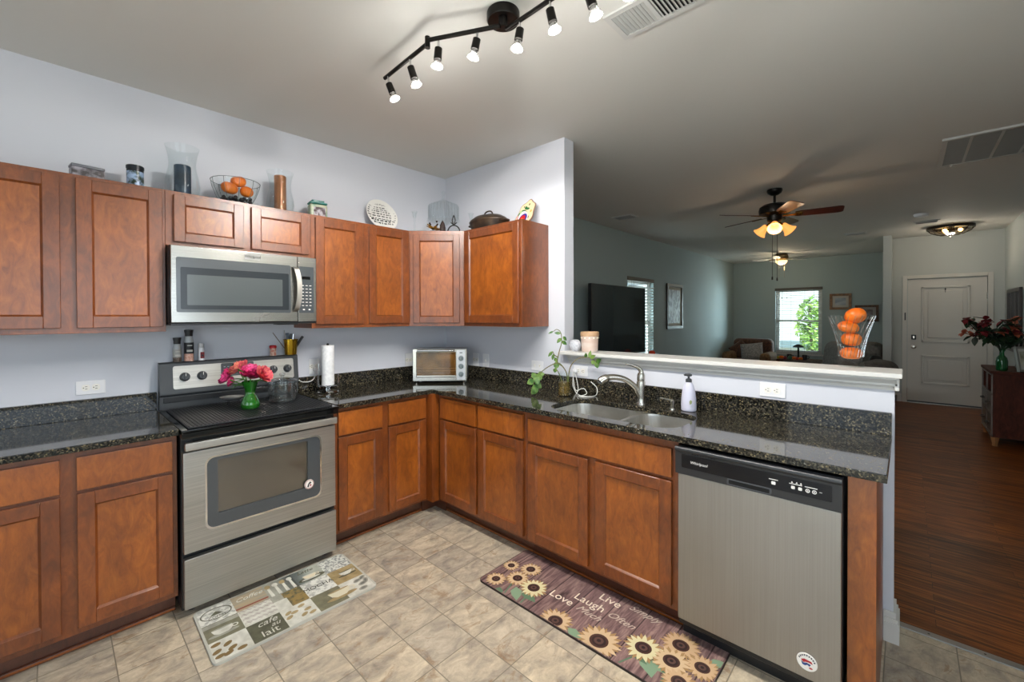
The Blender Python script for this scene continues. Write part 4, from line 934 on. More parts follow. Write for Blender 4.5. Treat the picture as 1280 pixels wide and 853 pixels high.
# ------------------------------------------------------------------ things on the counter
ZC = .9143
t = thing('paper_towel_holder', 'chrome wire paper towel holder standing on the counter right of the stove', 'paper towel holder', (-1.213, -.186, ZC)); c0 = Vector((-1.213, -.186, ZC))
mb = MB().lathe([(0, .001), (.074, .001), (.076, .006), (.070, .012), (.03, .016), (0, .018)], CHROME, c0, 32)
part('base', mb, t)
part('post', MB().cyl(c0 + Vector((0, 0, .016)), c0 + Vector((0, 0, .336)), .0045, CHROME, 10).sphere(c0 + Vector((0, 0, .338)), .009, BLACK, 10), t)
def wire(a, h):
    d = Vector((math.cos(a), math.sin(a), 0)); return bez([c0 + d*.012 + Vector((0, 0, .016)), c0 + d*.012 + Vector((0, 0, .040)), c0 + d*.055 + Vector((0, 0, .044)), c0 + d*.070 + Vector((0, 0, .050)), c0 + d*.070 + Vector((0, 0, h))], 4)
part('side_arm', MB().tube(wire(-.75, .125), .003, CHROME, 8).tube(wire(-.55, .125), .003, CHROME, 8), t)
part('side_arm', MB().tube(wire(2.2, .20), .003, CHROME, 8).tube(wire(2.5, .125), .003, CHROME, 8), t)
PAPER = noisy('paper_towel', '#e4e4e6', '#f4f4f4', ns=60, rough=.9, bmp=.15)
t = thing('paper_towel_roll', 'slim white paper towel roll on the chrome holder', 'paper towel roll', c0 + Vector((0, 0, .052)))
part('paper', MB().plate([ell(0, 0, .042, .042, 32), ell(0, 0, .015, .015, 20)[::-1]], .052, .332, PAPER, Matrix.Translation(c0)), t)
part('cardboard_core', MB().plate([ell(0, 0, .0148, .0148, 20), ell(0, 0, .012, .012, 20)[::-1]], .0525, .3315, M('cardboard', '#8a7358', .8), Matrix.Translation(c0)), t)

# toaster oven, set across the corner
t = thing('toaster_oven', 'silver toaster oven with three knobs set across the counter corner', 'toaster oven', (-.335, -.36, ZC))
TT = frame((-.425, -.452, ZC), (s2, -s2, 0), (0, 0, 1))
part('housing', MB().box((-.213, .020, -.235), (.213, .272, -.006), steel('toaster_housing', '#8f9092', '#b0b0b0', .35, (2, 2, 20)), .006, 2, TT), t)
for u in (-.19, .19):
    for w in (-.02, -.215): part('foot', MB().cyl(TT @ Vector((u, 0, w)), TT @ Vector((u, .021, w)), .010, NICKEL, 12, .013), t)
part('front_frame', MB().plate([rrect(-.213, .020, .213, .272, .006, 3), rrect(-.188, .046, .128, .252, .004, 3)[::-1]], -.005, .006, NICKEL, TT), t)
td = part('glass_door', MB().box((-.186, .058, -.004), (.127, .244, .001), glassy('toaster_door_glass', '#e9dcc6', .03, .2), 0, 1, TT), t)
part('door_rail', MB().box((-.184, .047, .0), (.127, .064, .012), NICKEL, .003, 2, TT), td)
part('door_handle', MB().cyl(TT @ Vector((-.18, .262, .026)), TT @ Vector((.118, .262, .026)), .007, CHROME, 12).cyl(TT @ Vector((-.165, .262, .004)), TT @ Vector((-.165, .262, .026)), .005, CHROME, 8).cyl(TT @ Vector((.105, .262, .004)), TT @ Vector((.105, .262, .026)), .005, CHROME, 8), td)
mb = MB().box((-.186, .05, -.0062), (.127, .25, -.0057), noisy('baked_oven_interior', '#3a2e1e', '#b39a68', ns=9, lo=.3, hi=.72, rough=.6), 0, 1, TT)
for v in (.098, .118): mb.cyl(TT @ Vector((-.185, v, -.005)), TT @ Vector((.126, v, -.005)), .0012, M('rack_wire', '#c9b28a', .3, .8), 6)
mb.box((-.06, .075, -.0057), (.03, .09, -.005), M('crumb_tray', '#8e8588', .4, .5), 0, 1, TT)
part('oven_interior', mb, t)
kp = part('knob_panel', MB().box((.134, .026, .0055), (.203, .266, .0085), M('panel_silver', '#c4c5c6', .35, .6), .001, 1, TT).box((.158, .240, .008), (.180, .247, .0088), DGREY, 0, 1, TT), t)
for v in (.199, .136, .072): part('knob', MB().lathe([(.0205, .0083), (.0205, .011), (.0175, .013), (.016, .027), (0, .028)], M('knob_steel_blue', '#6f7a7c', .3, .5), (.169, v, 0), 20, TT).box((.167, v-.013, .0275), (.171, v+.014, .030), CHROME, 0, 1, TT), t)

# pothos in a jar of water
t = thing('potted_vine', 'glass jar with trailing green vine cuttings beside the sink', 'plant in jar', (-.2, -1.5, ZC)); c0 = Vector((-.2, -1.5, ZC))
part('jar', MB().lathe([(0, .001), (.042, .001), (.045, .006), (.045, .160), (.0435, .163), (.042, .160), (.042, .008), (0, .006)], GLASS, c0, 28), t)
part('water', MB().lathe([(0, .0075), (.0405, .0085), (.0405, .092), (0, .093)], WATER, c0, 24), t)
rng = random.Random(4); PEB = noisy('pebbles', '#8a6a4a', '#d8c8b0', ns=12, rough=.4)
mb = MB()
for k in range(34):
    a = rng.uniform(0, 2*PI); r = .030*math.sqrt(rng.random()); mb.sphere(c0 + Vector((r*math.cos(a), r*math.sin(a), .018 + .038*rng.random())), rng.uniform(.006, .009), PEB, 8, sz=.8)
po = part('pebbles', mb, t); po['kind'] = 'stuff'
VST = noisy('vine_stem', '#5b6a34', '#6e5138', ns=12); VLF = noisy('pothos_leaf', '#2c5a1c', '#93ad52', ns=18, lo=.42, hi=.8)
vines = [[(-.19, -1.51, .93), (-.188, -1.513, 1.048), (-.21, -1.49, 1.113), (-.235, -1.463, 1.134), (-.276, -1.42, 1.108), (-.312, -1.385, 1.070), (-.338, -1.358, 1.035), (-.345, -1.352, .985), (-.33, -1.365, .955)],
         [(-.21, -1.49, 1.113), (-.232, -1.466, 1.14), (-.224, -1.474, 1.209), (-.213, -1.486, 1.273), (-.217, -1.482, 1.337), (-.235, -1.463, 1.359), (-.252, -1.446, 1.345)],
         [(-.185, -1.515, .94), (-.177, -1.525, 1.091), (-.147, -1.556, 1.155), (-.11, -1.595, 1.171), (-.085, -1.634, 1.166), (-.075, -1.672, 1.139)],
         [(-.228, -1.47, 1.17), (-.246, -1.451, 1.188), (-.255, -1.444, 1.212)],
         [(-.21, -1.49, 1.0), (-.225, -1.475, 1.06), (-.239, -1.459, 1.097)]]
mb = MB()
for v in vines: b = bez(v, 5); mb.tube(b, .0026, VST, 6, radii=[.0042 - .002*k/len(b) for k in range(len(b))])
part('stems', mb, t)
lv = [((-.315, -1.385, 1.065), (-.4, .2, -1), .055, .045), ((-.33, -1.36, 1.05), (-.3, -.5, -.8), .06, .045), ((-.34, -1.352, 1.02), (-.6, .6, -.4), .05, .04), ((-.345, -1.352, .99), (.1, -.5, -.9), .055, .045), ((-.338, -1.36, 1.0), (.4, -.6, -.5), .05, .04), ((-.33, -1.365, .965), (-.4, .4, -.6), .05, .04), ((-.325, -1.37, 1.055), (.3, -.4, .1), .045, .035), ((-.335, -1.36, 1.03), (-.2, .2, .6), .045, .035),
      ((-.213, -1.486, 1.28), (.3, -.4, -.3), .04, .025), ((-.215, -1.484, 1.30), (-.4, .3, -.5), .04, .022), ((-.217, -1.482, 1.33), (-.3, .4, .1), .04, .02), ((-.25, -1.446, 1.345), (-.4, .4, -.2), .035, .012), ((-.205, -1.49, 1.31), (.4, -.5, -.6), .035, .022),
      ((-.255, -1.444, 1.212), (-.4, .4, -.6), .045, .018), ((-.25, -1.449, 1.195), (-.3, .1, -.9), .04, .018), ((-.246, -1.451, 1.17), (.2, -.2, -.5), .03, .022),
      ((-.239, -1.459, 1.097), (.05, -.1, 1), .05, .035), ((-.242, -1.456, 1.10), (-.1, .1, -1), .03, .025),
      ((-.09, -1.62, 1.167), (.1, -.2, .9), .05, .018), ((-.085, -1.63, 1.165), (-.2, -.5, .3), .045, .025), ((-.076, -1.665, 1.142), (-.1, -.4, -.9), .04, .032), ((-.075, -1.67, 1.14), (-.3, -.6, .4), .045, .032), ((-.08, -1.65, 1.155), (-.3, .1, -.9), .03, .026), ((-.1, -1.60, 1.171), (-.2, -.2, .5), .03, .02)]
for b, d, L, w in lv:
    mb = MB(); leaf3(mb, b, d, L*1.05, w*1.15, VLF, .25, (-.72, -.62, .45)); part('leaf', mb, t, ang=180)

t = thing('soap_bottle', 'tall frosted white bottle with dark pump beside the sink', 'soap bottle', (-.097, -2.273, ZC)); c0 = Vector((-.097, -2.273, ZC))
part('bottle', MB().lathe([(0, .001), (.036, .001), (.040, .006), (.0405, .02), (.039, .07), (.033, .115), (.025, .145), (.017, .158), (.014, .160), (0, .161)], SOAPW, c0, 28), t)
dv = Vector((-.75, -.66, 0)); T = frame(c0 + Vector((-.0272, -.0240+.0, .055)) + Vector((-.0038, .0, 0)), (.66, -.75, 0), (0, 0, 1))
part('label_leaf', MB().prism([(-.004, -.012), (.006, -.006), (.008, .006), (.0, .014), (-.007, .004)], .0012, mcol('#8f9a6a'), T @ Matrix.Translation((-.006, 0, .0085))), t)
pc = part('pump_collar', MB().lathe([(.0165, .1605), (.0165, .176), (.011, .180), (0, .181)], DGREY, c0, 20), t)
part('pump_head', MB().lathe([(.006, .181), (.006, .192), (.017, .195), (.018, .204), (.010, .208), (0, .209)], DGREY, c0, 20).tube([c0 + Vector((0, 0, .202)), c0 + Vector((-.012, .012, .203)), c0 + Vector((-.018, .018, .199))], .006, DGREY, 10), pc)

# ------------------------------------------------------------------ ledge
ZL = 1.1965
PINKC = noisy('peach_ceramic', '#cdb1a2', '#d9cec6', (1, 1, 3), ns=6, rough=.4)
t = thing('wax_warmer', 'peach and white ceramic wax warmer on the left end of the ledge', 'wax warmer', (.06, -1.532, ZL)); c0 = (.06, -1.532, ZL)
part('body', MB().lathe([(0, .0005), (.052, .0005), (.056, .008), (.059, .06), (.062, .108), (.055, .108), (0, .100)], PINKC, c0, 28), t)
part('wood_rim', MB().lathe([(.050, .1085), (.064, .1085), (.066, .118), (.064, .138), (.058, .141), (.050, .136), (0, .132)], noisy('tan_dish', '#b08a66', '#c8a582', ns=14), c0, 28), t)
mb = MB()
for k in range(12):
    a = 2*PI*k/12; mb.sphere((.06+.0605*math.cos(a), -1.532+.0605*math.sin(a), ZL+.098), .0042, M('pinhole_glow', '#fff4dc', .4, emit='#fff0d0', es=.5), 8)
part('light_holes', mb, t)
t = thing('glass_globe', 'small white crackle glass globe beside the wax warmer on the ledge', 'candle globe', (.035, -1.428, ZL)); c0 = (.035, -1.428, ZL)
part('globe', MB().lathe([(0, .0005), (.022, .0005), (.024, .004), (.040, .022), (.046, .042), (.040, .064), (.026, .078), (.024, .080), (.022, .078), (.036, .062), (.041, .042), (.034, .022), (0, .010)], noisy('crackle_glass', '#aeb2ba', '#d2d4da', ns=60, rough=.15), c0, 24), t)
t = thing('glass_vase', 'tall flared cut glass vase holding mini pumpkins on the ledge', 'glass vase', (.13, -2.965, ZL)); cV = Vector((.13, -2.965, ZL))
part('vase', MB().lathe([(0, .001), (.050, .001), (.053, .008), (.049, .020), (.046, .032), (.052, .08), (.060, .15), (.073, .21), (.092, .253), (.089, .254), (.070, .21), (.057, .15), (.049, .08), (.042, .038), (0, .034)], GLASS, cV, 32), t)
mb = MB(); CUT = glassy('cut_glass_rib', '#f2f6f6', .24, .75)
for k in range(22):
    a0 = 2*PI*k/22; pts = []
    for j in range(9):
        zz = .05 + .198*j/8; r = .048 + .0445*(j/8)**1.6; a = a0 + .55*j/8; pts.append(cV + Vector((r*math.cos(a), r*math.sin(a), zz)))
    mb.tube(pts, .0016, CUT, 5)
part('cut_ribs', mb, t)
PUMP = noisy('orange_pumpkin_skin', '#d95a0c', '#f0811f', ns=8, rough=.38, dist=.5)
def pumpkin(name, c, R, sz, label, tilt, group, stem=True):
    t = thing(name, label, 'mini pumpkin', c, 0, group); T = Matrix.Translation(c) @ Matrix.Rotation(tilt[0], 4, 'X') @ Matrix.Rotation(tilt[1], 4, 'Y')
    mb = MB(); i = mb.mi(PUMP); rows = []; n, N = 14, 48
    for k in range(n+1):
        ph = -PI/2 + PI*k/n; row = []
        for j in range(N):
            a = 2*PI*j/N; rib = 1 - .035*(abs(math.cos(4.5*a))**8)*math.cos(ph); cr = math.cos(ph)*R*rib; zz = math.sin(ph)*R*sz - (.16*R*max(0, abs(math.sin(ph))-.75)*4*(1 if ph > 0 else -1))*.6
            row.append(mb.bm.verts.new(T @ Vector((cr*math.cos(a), cr*math.sin(a), zz))))
        rows.append(row)
    for A, B in zip(rows, rows[1:]):
        for j in range(N): mb.face([A[j], A[(j+1) % N], B[(j+1) % N], B[j]], i)
    part('rind', mb, t, ang=180)
    if stem: part('stem', MB().tube([T @ Vector((0, 0, R*sz*.80)), T @ Vector((.002, 0, R*sz*1.02)), T @ Vector((R*.1, 0, R*sz*1.12))], .004, M('pumpkin_stem', '#6e6a3a', .7), 8, radii=[R*.13, R*.09, R*.08]), t)
    return t
gp = 'mini pumpkins in the ledge vase'
rv = Vector((math.sin(math.radians(43.4)), -math.cos(math.radians(43.4)), 0))
pumpkin('mini_pumpkin', cV + rv*.000 + Vector((0, 0, .066)), .0445, .74, 'lowest wide orange mini pumpkin in the tall ledge vase', (0, .0), gp, False)
pumpkin('mini_pumpkin', cV + rv*.001 + Vector((0, 0, .1335)), .041, .90, 'second orange mini pumpkin up in the tall ledge vase', (.1, .1), gp, False)
pumpkin('mini_pumpkin', cV - rv*.014 + Vector((0, 0, .1935)), .043, .68, 'third orange mini pumpkin up leaning left in the tall ledge vase', (.25, -.2), gp, False)
pumpkin('mini_pumpkin', cV + rv*.020 + Vector((0, 0, .2480)), .044, .86, 'top orange mini pumpkin rising above the rim of the ledge vase', (-.5, .4), gp, True)

# ------------------------------------------------------------------ on top of the wall cabinets
ZT = 2.1255
t = thing('keepsake_box', 'small rectangular picture tin on top of the leftmost wall cabinet', 'tin box', (-2.425, -.16, ZT))
TINP = noisy('picture_tin_print', '#3a3436', '#a8a4ae', (1, 1, 1.4), ns=22, lo=.4, hi=.6, rough=.3)
Tb = Matrix.Translation((-2.425, -.16, ZT)) @ Matrix.Rotation(.12, 4, 'Z')
part('box', MB().box((-.060, -.035, .0005), (.060, .035, .066), TINP, .004, 2, Tb), t)
part('lid', MB().box((-.062, -.037, .0662), (.062, .037, .080), M('tin_lid_grey', '#6f7076', .3, .5), .004, 2, Tb), t)
t = thing('round_tin', 'small dark round tin with a landscape picture on the cabinet top', 'round tin', (-2.24, -.16, ZT)); c0 = (-2.24, -.16, ZT)
part('can', MB().lathe([(0, .0005), (.036, .0005), (.036, .118), (0, .118)], M('dark_tin', '#191c22', .3, .3), c0, 28), t)
LAND = noisy('landscape_print', '#2a3a2c', '#9fb6d4', (1, 1, 1), ns=28, lo=.42, hi=.55, rough=.3)
part('picture_band', MB().lathe([(.0364, .022), (.0364, .098)], LAND, c0, 28), t)
part('lid', MB().lathe([(.037, .112), (.0385, .116), (.0385, .128), (.036, .131), (0, .131)], M('tin_lid_dark', '#22262c', .3, .4), c0, 28), t)
def hurricane(x, s, h, label, clabel, ch, cr, cm):
    c0 = (x, -.16, ZT); t = thing('hurricane_vase', label, 'hurricane vase', c0)
    P = [(.055, 0), (.075, .02), (.083, .06), (.076, .11), (.064, .16), (.062, .19), (.070, .24), (.080, .275)]
    pr = [(r*s, z*h/.275+.001) for r, z in P]
    part('glass', MB().lathe([(0, .001)] + pr + [(r-.0025, z+.0005) for r, z in pr[::-1]][:-1] + [(.05*s, .006), (0, .006)], GLASS, c0, 36), t)
    cz = ZT+.0066; k = thing('pillar_candle', clabel, 'candle', (x, -.16, cz))
    part('wax', MB().lathe([(0, .0005), (cr-.002, .0005), (cr, .004), (cr, ch-.004), (cr-.004, ch), (cr*.6, ch-.004), (0, ch-.006)], cm, (x, -.16, cz), 28), k)
    part('wick', MB().cyl((x, -.16, cz+ch-.007), (x+.001, -.16, cz+ch+.008), .0012, BLACK, 6), k)
hurricane(-2.034, 1.02, .288, 'large clear hurricane vase around the navy candle on cabinet top', 'thick dark navy pillar candle inside the left hurricane vase', .178, .040, noisy('navy_wax', '#1b2836', '#33485c', ns=12, rough=.35))
hurricane(-1.512, 1.02, .272, 'clear hurricane vase around the bronze candle on cabinet top', 'tall bronze pillar candle inside the right hurricane vase', .243, .036, noisy('bronze_wax', '#8a5636', '#b27a52', (1, 1, .2), ns=30, rough=.3, metal=.3))
c0 = (-1.768, -.16, ZT)
t = thing('glass_bowl', 'clear glass bowl of pumpkins and dark berries on cabinet top', 'glass bowl', c0)
part('bowl', MB().lathe([(0, .001), (.060, .001), (.075, .008), (.105, .06), (.126, .118), (.132, .150), (.129, .151), (.122, .118), (.101, .06), (.072, .012), (0, .007)], GLASS, c0, 40), t)
mb = MB(); CUT2 = M('bowl_rim_line', '#6f7d7e', .1, .2)
mb.tube([Vector(c0) + Vector((.131*math.cos(2*PI*k/48), .131*math.sin(2*PI*k/48), .150)) for k in range(48)], .0016, CUT2, 5, closed=True)
for k in range(10):
    a = 2*PI*k/10 + .2; mb.tube([Vector(c0) + Vector((r*math.cos(a), r*math.sin(a), zz)) for r, zz in ((.078, .01), (.105, .06), (.126, .118), (.1305, .148))], .0013, CUT2, 5)
part('rim_and_ribs', mb, t)
gp = 'pumpkins in the cabinet top bowl'
pumpkin('mini_pumpkin', (-1.806, -.175, ZT+.106), .046, .82, 'left orange mini pumpkin low in the cabinet top bowl', (.2, .2), gp, False)
pumpkin('mini_pumpkin', (-1.752, -.150, ZT+.160), .043, .84, 'upper orange mini pumpkin rising above the cabinet top bowl rim', (.3, -.3), gp, False)
pumpkin('mini_pumpkin', (-1.716, -.185, ZT+.098), .037, .95, 'right round orange mini pumpkin in the cabinet top bowl', (0, .2), gp, False)
rng = random.Random(9); BER = M('dark_berry', '#171c22', .35); mb = MB(); n = 0; pts = []
tries = 0
while len(pts) < 34 and tries < 4000:
    tries += 1; a = rng.uniform(0, 2*PI); zz = rng.uniform(.020, .052); r = (.060 + zz*.5)*math.sqrt(rng.random()); p = Vector((r*math.cos(a), r*math.sin(a), zz))
    if all((p-q).length > .0215 for q in pts): pts.append(p)
proto = None
for k, p in enumerate(pts):
    if proto is None: proto = solo('dark_berry', MB().sphere(Vector(c0)+p, .0115, BER, 12), 'dark round berry among others in the bottom of the cabinet top bowl', 'berry', Vector(c0)+p, 'dark berries in the cabinet top bowl')
    else:
        b = proto.copy(); COL.objects.link(b); b.location = Vector(c0)+p
t = thing('tea_tin', 'small teal and cream printed tin on the cabinet top', 'tea tin', (-1.268, -.16, ZT)); Tb = Matrix.Translation((-1.268, -.16, ZT)) @ Matrix.Rotation(-.15, 4, 'Z')
part('can', MB().box((-.058, -.04, .0005), (.058, .04, .104), noisy('tea_tin_print', '#b9b79a', '#7a9a82', ns=20, rough=.35), .012, 3, Tb), t)
part('picture', MB().box((-.034, -.0418, .020), (.044, -.0395, .082), noisy('tea_tin_picture', '#3a2024', '#a8a0a8', ns=36, lo=.45, hi=.55), .003, 1, Tb), t)
part('lid', MB().box((-.060, -.042, .1045), (.060, .042, .120), M('teal_lid', '#17746c', .3), .010, 3, Tb).box((-.042, -.03, .120), (.042, .03, .134), M('teal_lid'), .012, 3, Tb), t)
# plate of black lettering on the back wall
def tilted(c, yaw, lean): return Matrix.Translation(c) @ Matrix.Rotation(yaw, 4, 'Z') @ Matrix.Rotation(PI/2 - lean, 4, 'X')
Tp = tilted((-.722, -.085, ZT+.1365), 0, .38)
t = thing('decorative_plate', 'white round plate covered in black lettering leaning on the wall', 'plate', (-.722, -.10, ZT))
part('dish', MB().lathe([(0, -.004), (.08, -.004), (.095, .002), (.136, .014), (.138, .016), (.134, .0172), (.094, .006), (.08, .001), (0, .001)], M('white_china', '#e6e4de', .2), (0, 0, 0), 40, Tp), t)
mb = MB(); rng = random.Random(2)
mb.text('THIS PLATE', Tp @ Matrix.Translation((0, .088, .0085)), .030, BLACK, 'CENTER')
for row, (v, hgt) in enumerate(((.066, .011), (.047, .011), (.028, .014), (.006, .014), (-.016, .014), (-.038, .011), (-.058, .022), (-.082, .022))):
    hw = math.sqrt(max(.128**2 - (abs(v)+.012)**2, .0004)); u = -hw
    while u < hw - .008:
        L = rng.uniform(.012, .034); L = min(L, hw-u)
        q = u
        while q < u + L - .004: mb.box((q, v, .0012 + max(0, math.hypot(q, v)-.09)*.36 + .001), (q + rng.uniform(.0026, .0042), v + hgt*rng.uniform(.55, .8), .0026 + max(0, math.hypot(q, v)-.09)*.36 + .001), BLACK, 0, 1, Tp); q += .0052
        u += L + .007
part('lettering', mb, t)
# corner: candlesticks, cake dome, gold wreath, iron ornament
def candlestick(x, y, label):
    c0 = (x, y, ZT); t = thing('glass_candlestick', label, 'candlestick', c0)
    part('stem', MB().lathe([(0, .001), (.030, .001), (.031, .006), (.012, .016), (.007, .04), (.010, .07), (.006, .095), (.010, .110), (.008, .125), (0, .126)], GLASS, c0, 20), t)
    part('cup', MB().lathe([(.009, .1265), (.014, .132), (.018, .165), (.026, .184), (.024, .185), (.015, .166), (.011, .138), (0, .134)], GLASS, c0, 20), t)
candlestick(-.50, -.222, 'clear glass candlestick left of the cake dome on cabinet top')
candlestick(-.14, -.513, 'clear glass candlestick right of the cake dome behind the roaster')
c0 = (-.235, -.268, ZT); t = thing('cake_stand', 'ribbed clear glass cake stand with domed lid in the cabinet corner', 'cake stand', c0)
part('stand', MB().lathe([(0, .001), (.07, .001), (.072, .006), (.03, .02), (.016, .05), (.022, .10), (.05, .125), (.138, .138), (.140, .152), (.136, .153), (.132, .146), (0, .142)], GLASS, c0, 40), t)
dm = part('dome', MB().lathe([(.128, .1535), (.130, .156), (.130, .262), (.122, .276), (.06, .303), (.026, .320), (.023, .318), (.058, .299), (.119, .272), (.127, .258), (.127, .1535)], GLASS, c0, 40), t)
mb = MB()
RIB = glassy('glass_rib', '#f2f5f5', .03, .14)
for k in range(26):
    a = 2*PI*k/26; mb.tube([Vector(c0) + Vector((r*math.cos(a), r*math.sin(a), zz)) for r, zz in ((.1305, .158), (.1305, .262), (.1225, .2765))], .0012, RIB, 5)
part('dome_ribs', mb, dm)
part('dome_knob', MB().lathe([(.024, .320), (.016, .330), (.010, .345), (.014, .358), (.010, .366), (.018, .380), (.017, .392), (0, .398)], GLASS, c0, 20), dm)
c0 = Vector((-.425, -.392, ZT)); t = thing('gold_leaf_ornament', 'small gold leaf and berry ornament on the corner cabinet top', 'ornament', c0)
rng = random.Random(8); mb = MB(); mb2 = MB()
for k in range(16):
    a = rng.uniform(0, 2*PI); d = Vector((math.cos(a)*.8, math.sin(a)*.8, rng.uniform(.1, .8))); leaf3(mb, c0 + d*.02 + Vector((0, 0, .012)), d, rng.uniform(.045, .07), .03, (M('gold_leaf', '#c9983a', .35, .4), M('olive_leaf', '#5a4a22', .5))[k % 3 == 2], .1)
for k in range(8):
    a = rng.uniform(0, 2*PI); mb2.sphere(c0 + Vector((math.cos(a)*.05, math.sin(a)*.05, .03 + .05*rng.random())), .008, mcol('#3a2a1c'), 8)
part('gold_leaves', mb, t, ang=180); part('berries', mb2, t)
part('pine_cone', MB().lathe([(0, .001), (.024, .004), (.026, .03), (.015, .075), (0, .10)], mcol('#2e1e18'), c0 + Vector((.045, -.045, 0)), 14), t)
c0 = Vector((-.322, -.508, ZT)); Ti = frame(c0, (s2, -s2, 0), (0, 0, 1)); t = thing('iron_ornament', 'black iron arched stand with a pointed loop on the corner cabinet top', 'ornament', c0)
part('arch', MB().tube([Ti @ Vector((.048*math.cos(a), .052*math.sin(a)+.004, 0)) for a in [PI*k/14 for k in range(15)]], .005, IRON, 8), t)
mb = MB().tube(bez([Ti @ Vector(p) for p in ((-.002, .056, 0), (-.010, .085, 0), (-.012, .100, 0), (0, .132, 0), (.012, .100, 0), (.010, .085, 0), (.002, .056, 0))], 5), .0045, IRON, 8)
mb.tube(bez([Ti @ Vector(p) for p in ((0, .060, 0), (-.014, .070, 0), (-.024, .080, 0))], 4), .0042, IRON, 8).tube(bez([Ti @ Vector(p) for p in ((0, .060, 0), (.014, .070, 0), (.024, .080, 0))], 4), .0042, IRON, 8).sphere(Ti @ Vector((0, .132, 0)), .006, IRON, 8)
part('finial', mb, t)
# roaster and painted platter on the sink wall cabinet
c0 = Vector((-.165, -.745, ZT)); t = thing('cast_iron_roaster', 'brown cast iron oval pot with lid on the sink wall cabinet', 'roasting pot', c0)
part('pot_body', MB().lathe([(0, .001), (.13, .001), (.15, .012), (.168, .062), (.172, .066), (0, .066)], OVENIRON, c0, 36, None, .72, 1.05), t)
part('handle', MB().tube(bez([c0 + Vector(p) for p in ((-.03, .170, .056), (-.024, .200, .060), (.024, .200, .060), (.03, .170, .056))], 4), .008, OVENIRON, 8), t)
part('handle', MB().tube(bez([c0 + Vector(p) for p in ((-.03, -.170, .056), (-.024, -.200, .060), (.024, -.200, .060), (.03, -.170, .056))], 4), .008, OVENIRON, 8), t)
ld = part('lid', MB().lathe([(.172, .0665), (.173, .074), (.162, .088), (.12, .112), (.06, .124), (0, .127)], OVENIRON, c0, 36, None, .72, 1.05), t)
part('lid_handle', MB().tube(bez([c0 + Vector(p) for p in ((0, .048, .122), (0, .040, .142), (0, .018, .154), (0, -.018, .154), (0, -.040, .142), (0, -.048, .122))], 4), .006, OVENIRON, 8), ld)
Tq = Matrix.Translation((-.085, -1.065, ZT+.085)) @ Matrix.Rotation(-PI/2, 4, 'Z') @ Matrix.Rotation(PI/2-.30, 4, 'X') @ Matrix.Rotation(-.38, 4, 'Z')
t = thing('painted_platter', 'colourful painted scalloped dish leaning at the end of sink wall cabinet', 'decorative dish', (-.1, -1.065, ZT))
def scal(k_, n=60): return [((.078 + .006*math.cos(7*a))*k_*math.cos(a), (.125 + .006*math.cos(7*a))*k_*math.sin(a)) for a in [2*PI*k/n for k in range(n)]]
mb = MB().prism(scal(1.0), .010, mcol('#8a6a5a', .3), Tq).prism(scal(.94), .0006, mcol('#e6cfa4', .3), Tq @ Matrix.Translation((0, 0, .0102)))
part('dish', mb, t)
mb = MB(); zz = .011
for c, rx, ry, a, col in (((-.012, -.028), .052, .066, .5, '#2f6a3c'), ((-.004, -.032), .050, .060, .3, '#e9e6e2'), ((0, -.036), .036, .048, -.3, '#35298a'), ((-.004, -.040), .026, .036, -.3, '#c01f1c'), ((-.006, -.048), .011, .018, 0, '#f07a1c'), ((-.02, .052), .012, .014, 0, '#2f6a3c'), ((0, .05), .02, .010, .3, '#2f6a3c'), ((-.05, .01), .012, .014, 0, '#a9c58a'), ((.045, .04), .010, .012, 0, '#d9a25a'), ((.0, .085), .006, .009, 0, '#5a3a2a'), ((-.04, .055), .005, .007, 0, '#7a2a2a'), ((-.055, -.04), .012, .012, 0, '#e9a0a0'), ((.05, -.01), .005, .012, .3, '#7a4a2a'), ((.045, -.06), .005, .012, -.3, '#7a4a2a')):
    mb.poly([Tq @ Vector((p[0], p[1], zz)) for p in ell(c[0], c[1], rx, ry, 24, a)], mcol(col, .3)); zz += .0003
part('painted_motif', mb, t)

# ------------------------------------------------------------------ kitchen ceiling: track light, register, return grille
t = thing('track_light', 'black zigzag ceiling track light with many spotlight heads', 'track light', (-1.222, -1.91, H))
c0 = Vector((-1.222, -1.91, 0))
part('canopy', MB().lathe([(0, 2.7395), (.068, 2.7395), (.070, 2.735), (.070, 2.706), (.066, 2.700), (0, 2.698)], BRONZE, c0, 32).cyl((-1.245, -1.93, 2.698), (-1.245, -1.93, 2.655), .018, BRONZE, 16), t)
BULB = M('led_bulb_face', '#ffffff', .3, emit='#fdfaf2', es=9.0); BGL = glassy('bulb_glass', '#ffffff', .25, .7)
ZR = 2.655
arms = [((-1.262, -1.93), (-1.412, -1.642)), ((-1.400, -1.615), (-1.384, -1.237)), ((-1.229, -1.935), (-1.240, -2.32)), ((-1.236, -2.335), (-1.215, -2.74))]
for a, b in arms: part('arm', MB().tube([(*a, ZR), (*b, ZR)], .0095, BRONZE, 10), t)
part('elbow_joint', MB().cyl((-1.408, -1.628, 2.628), (-1.408, -1.628, 2.676), .012, BRONZE, 12), t); part('elbow_joint', MB().cyl((-1.240, -2.327, 2.628), (-1.240, -2.327, 2.676), .012, BRONZE, 12), t)
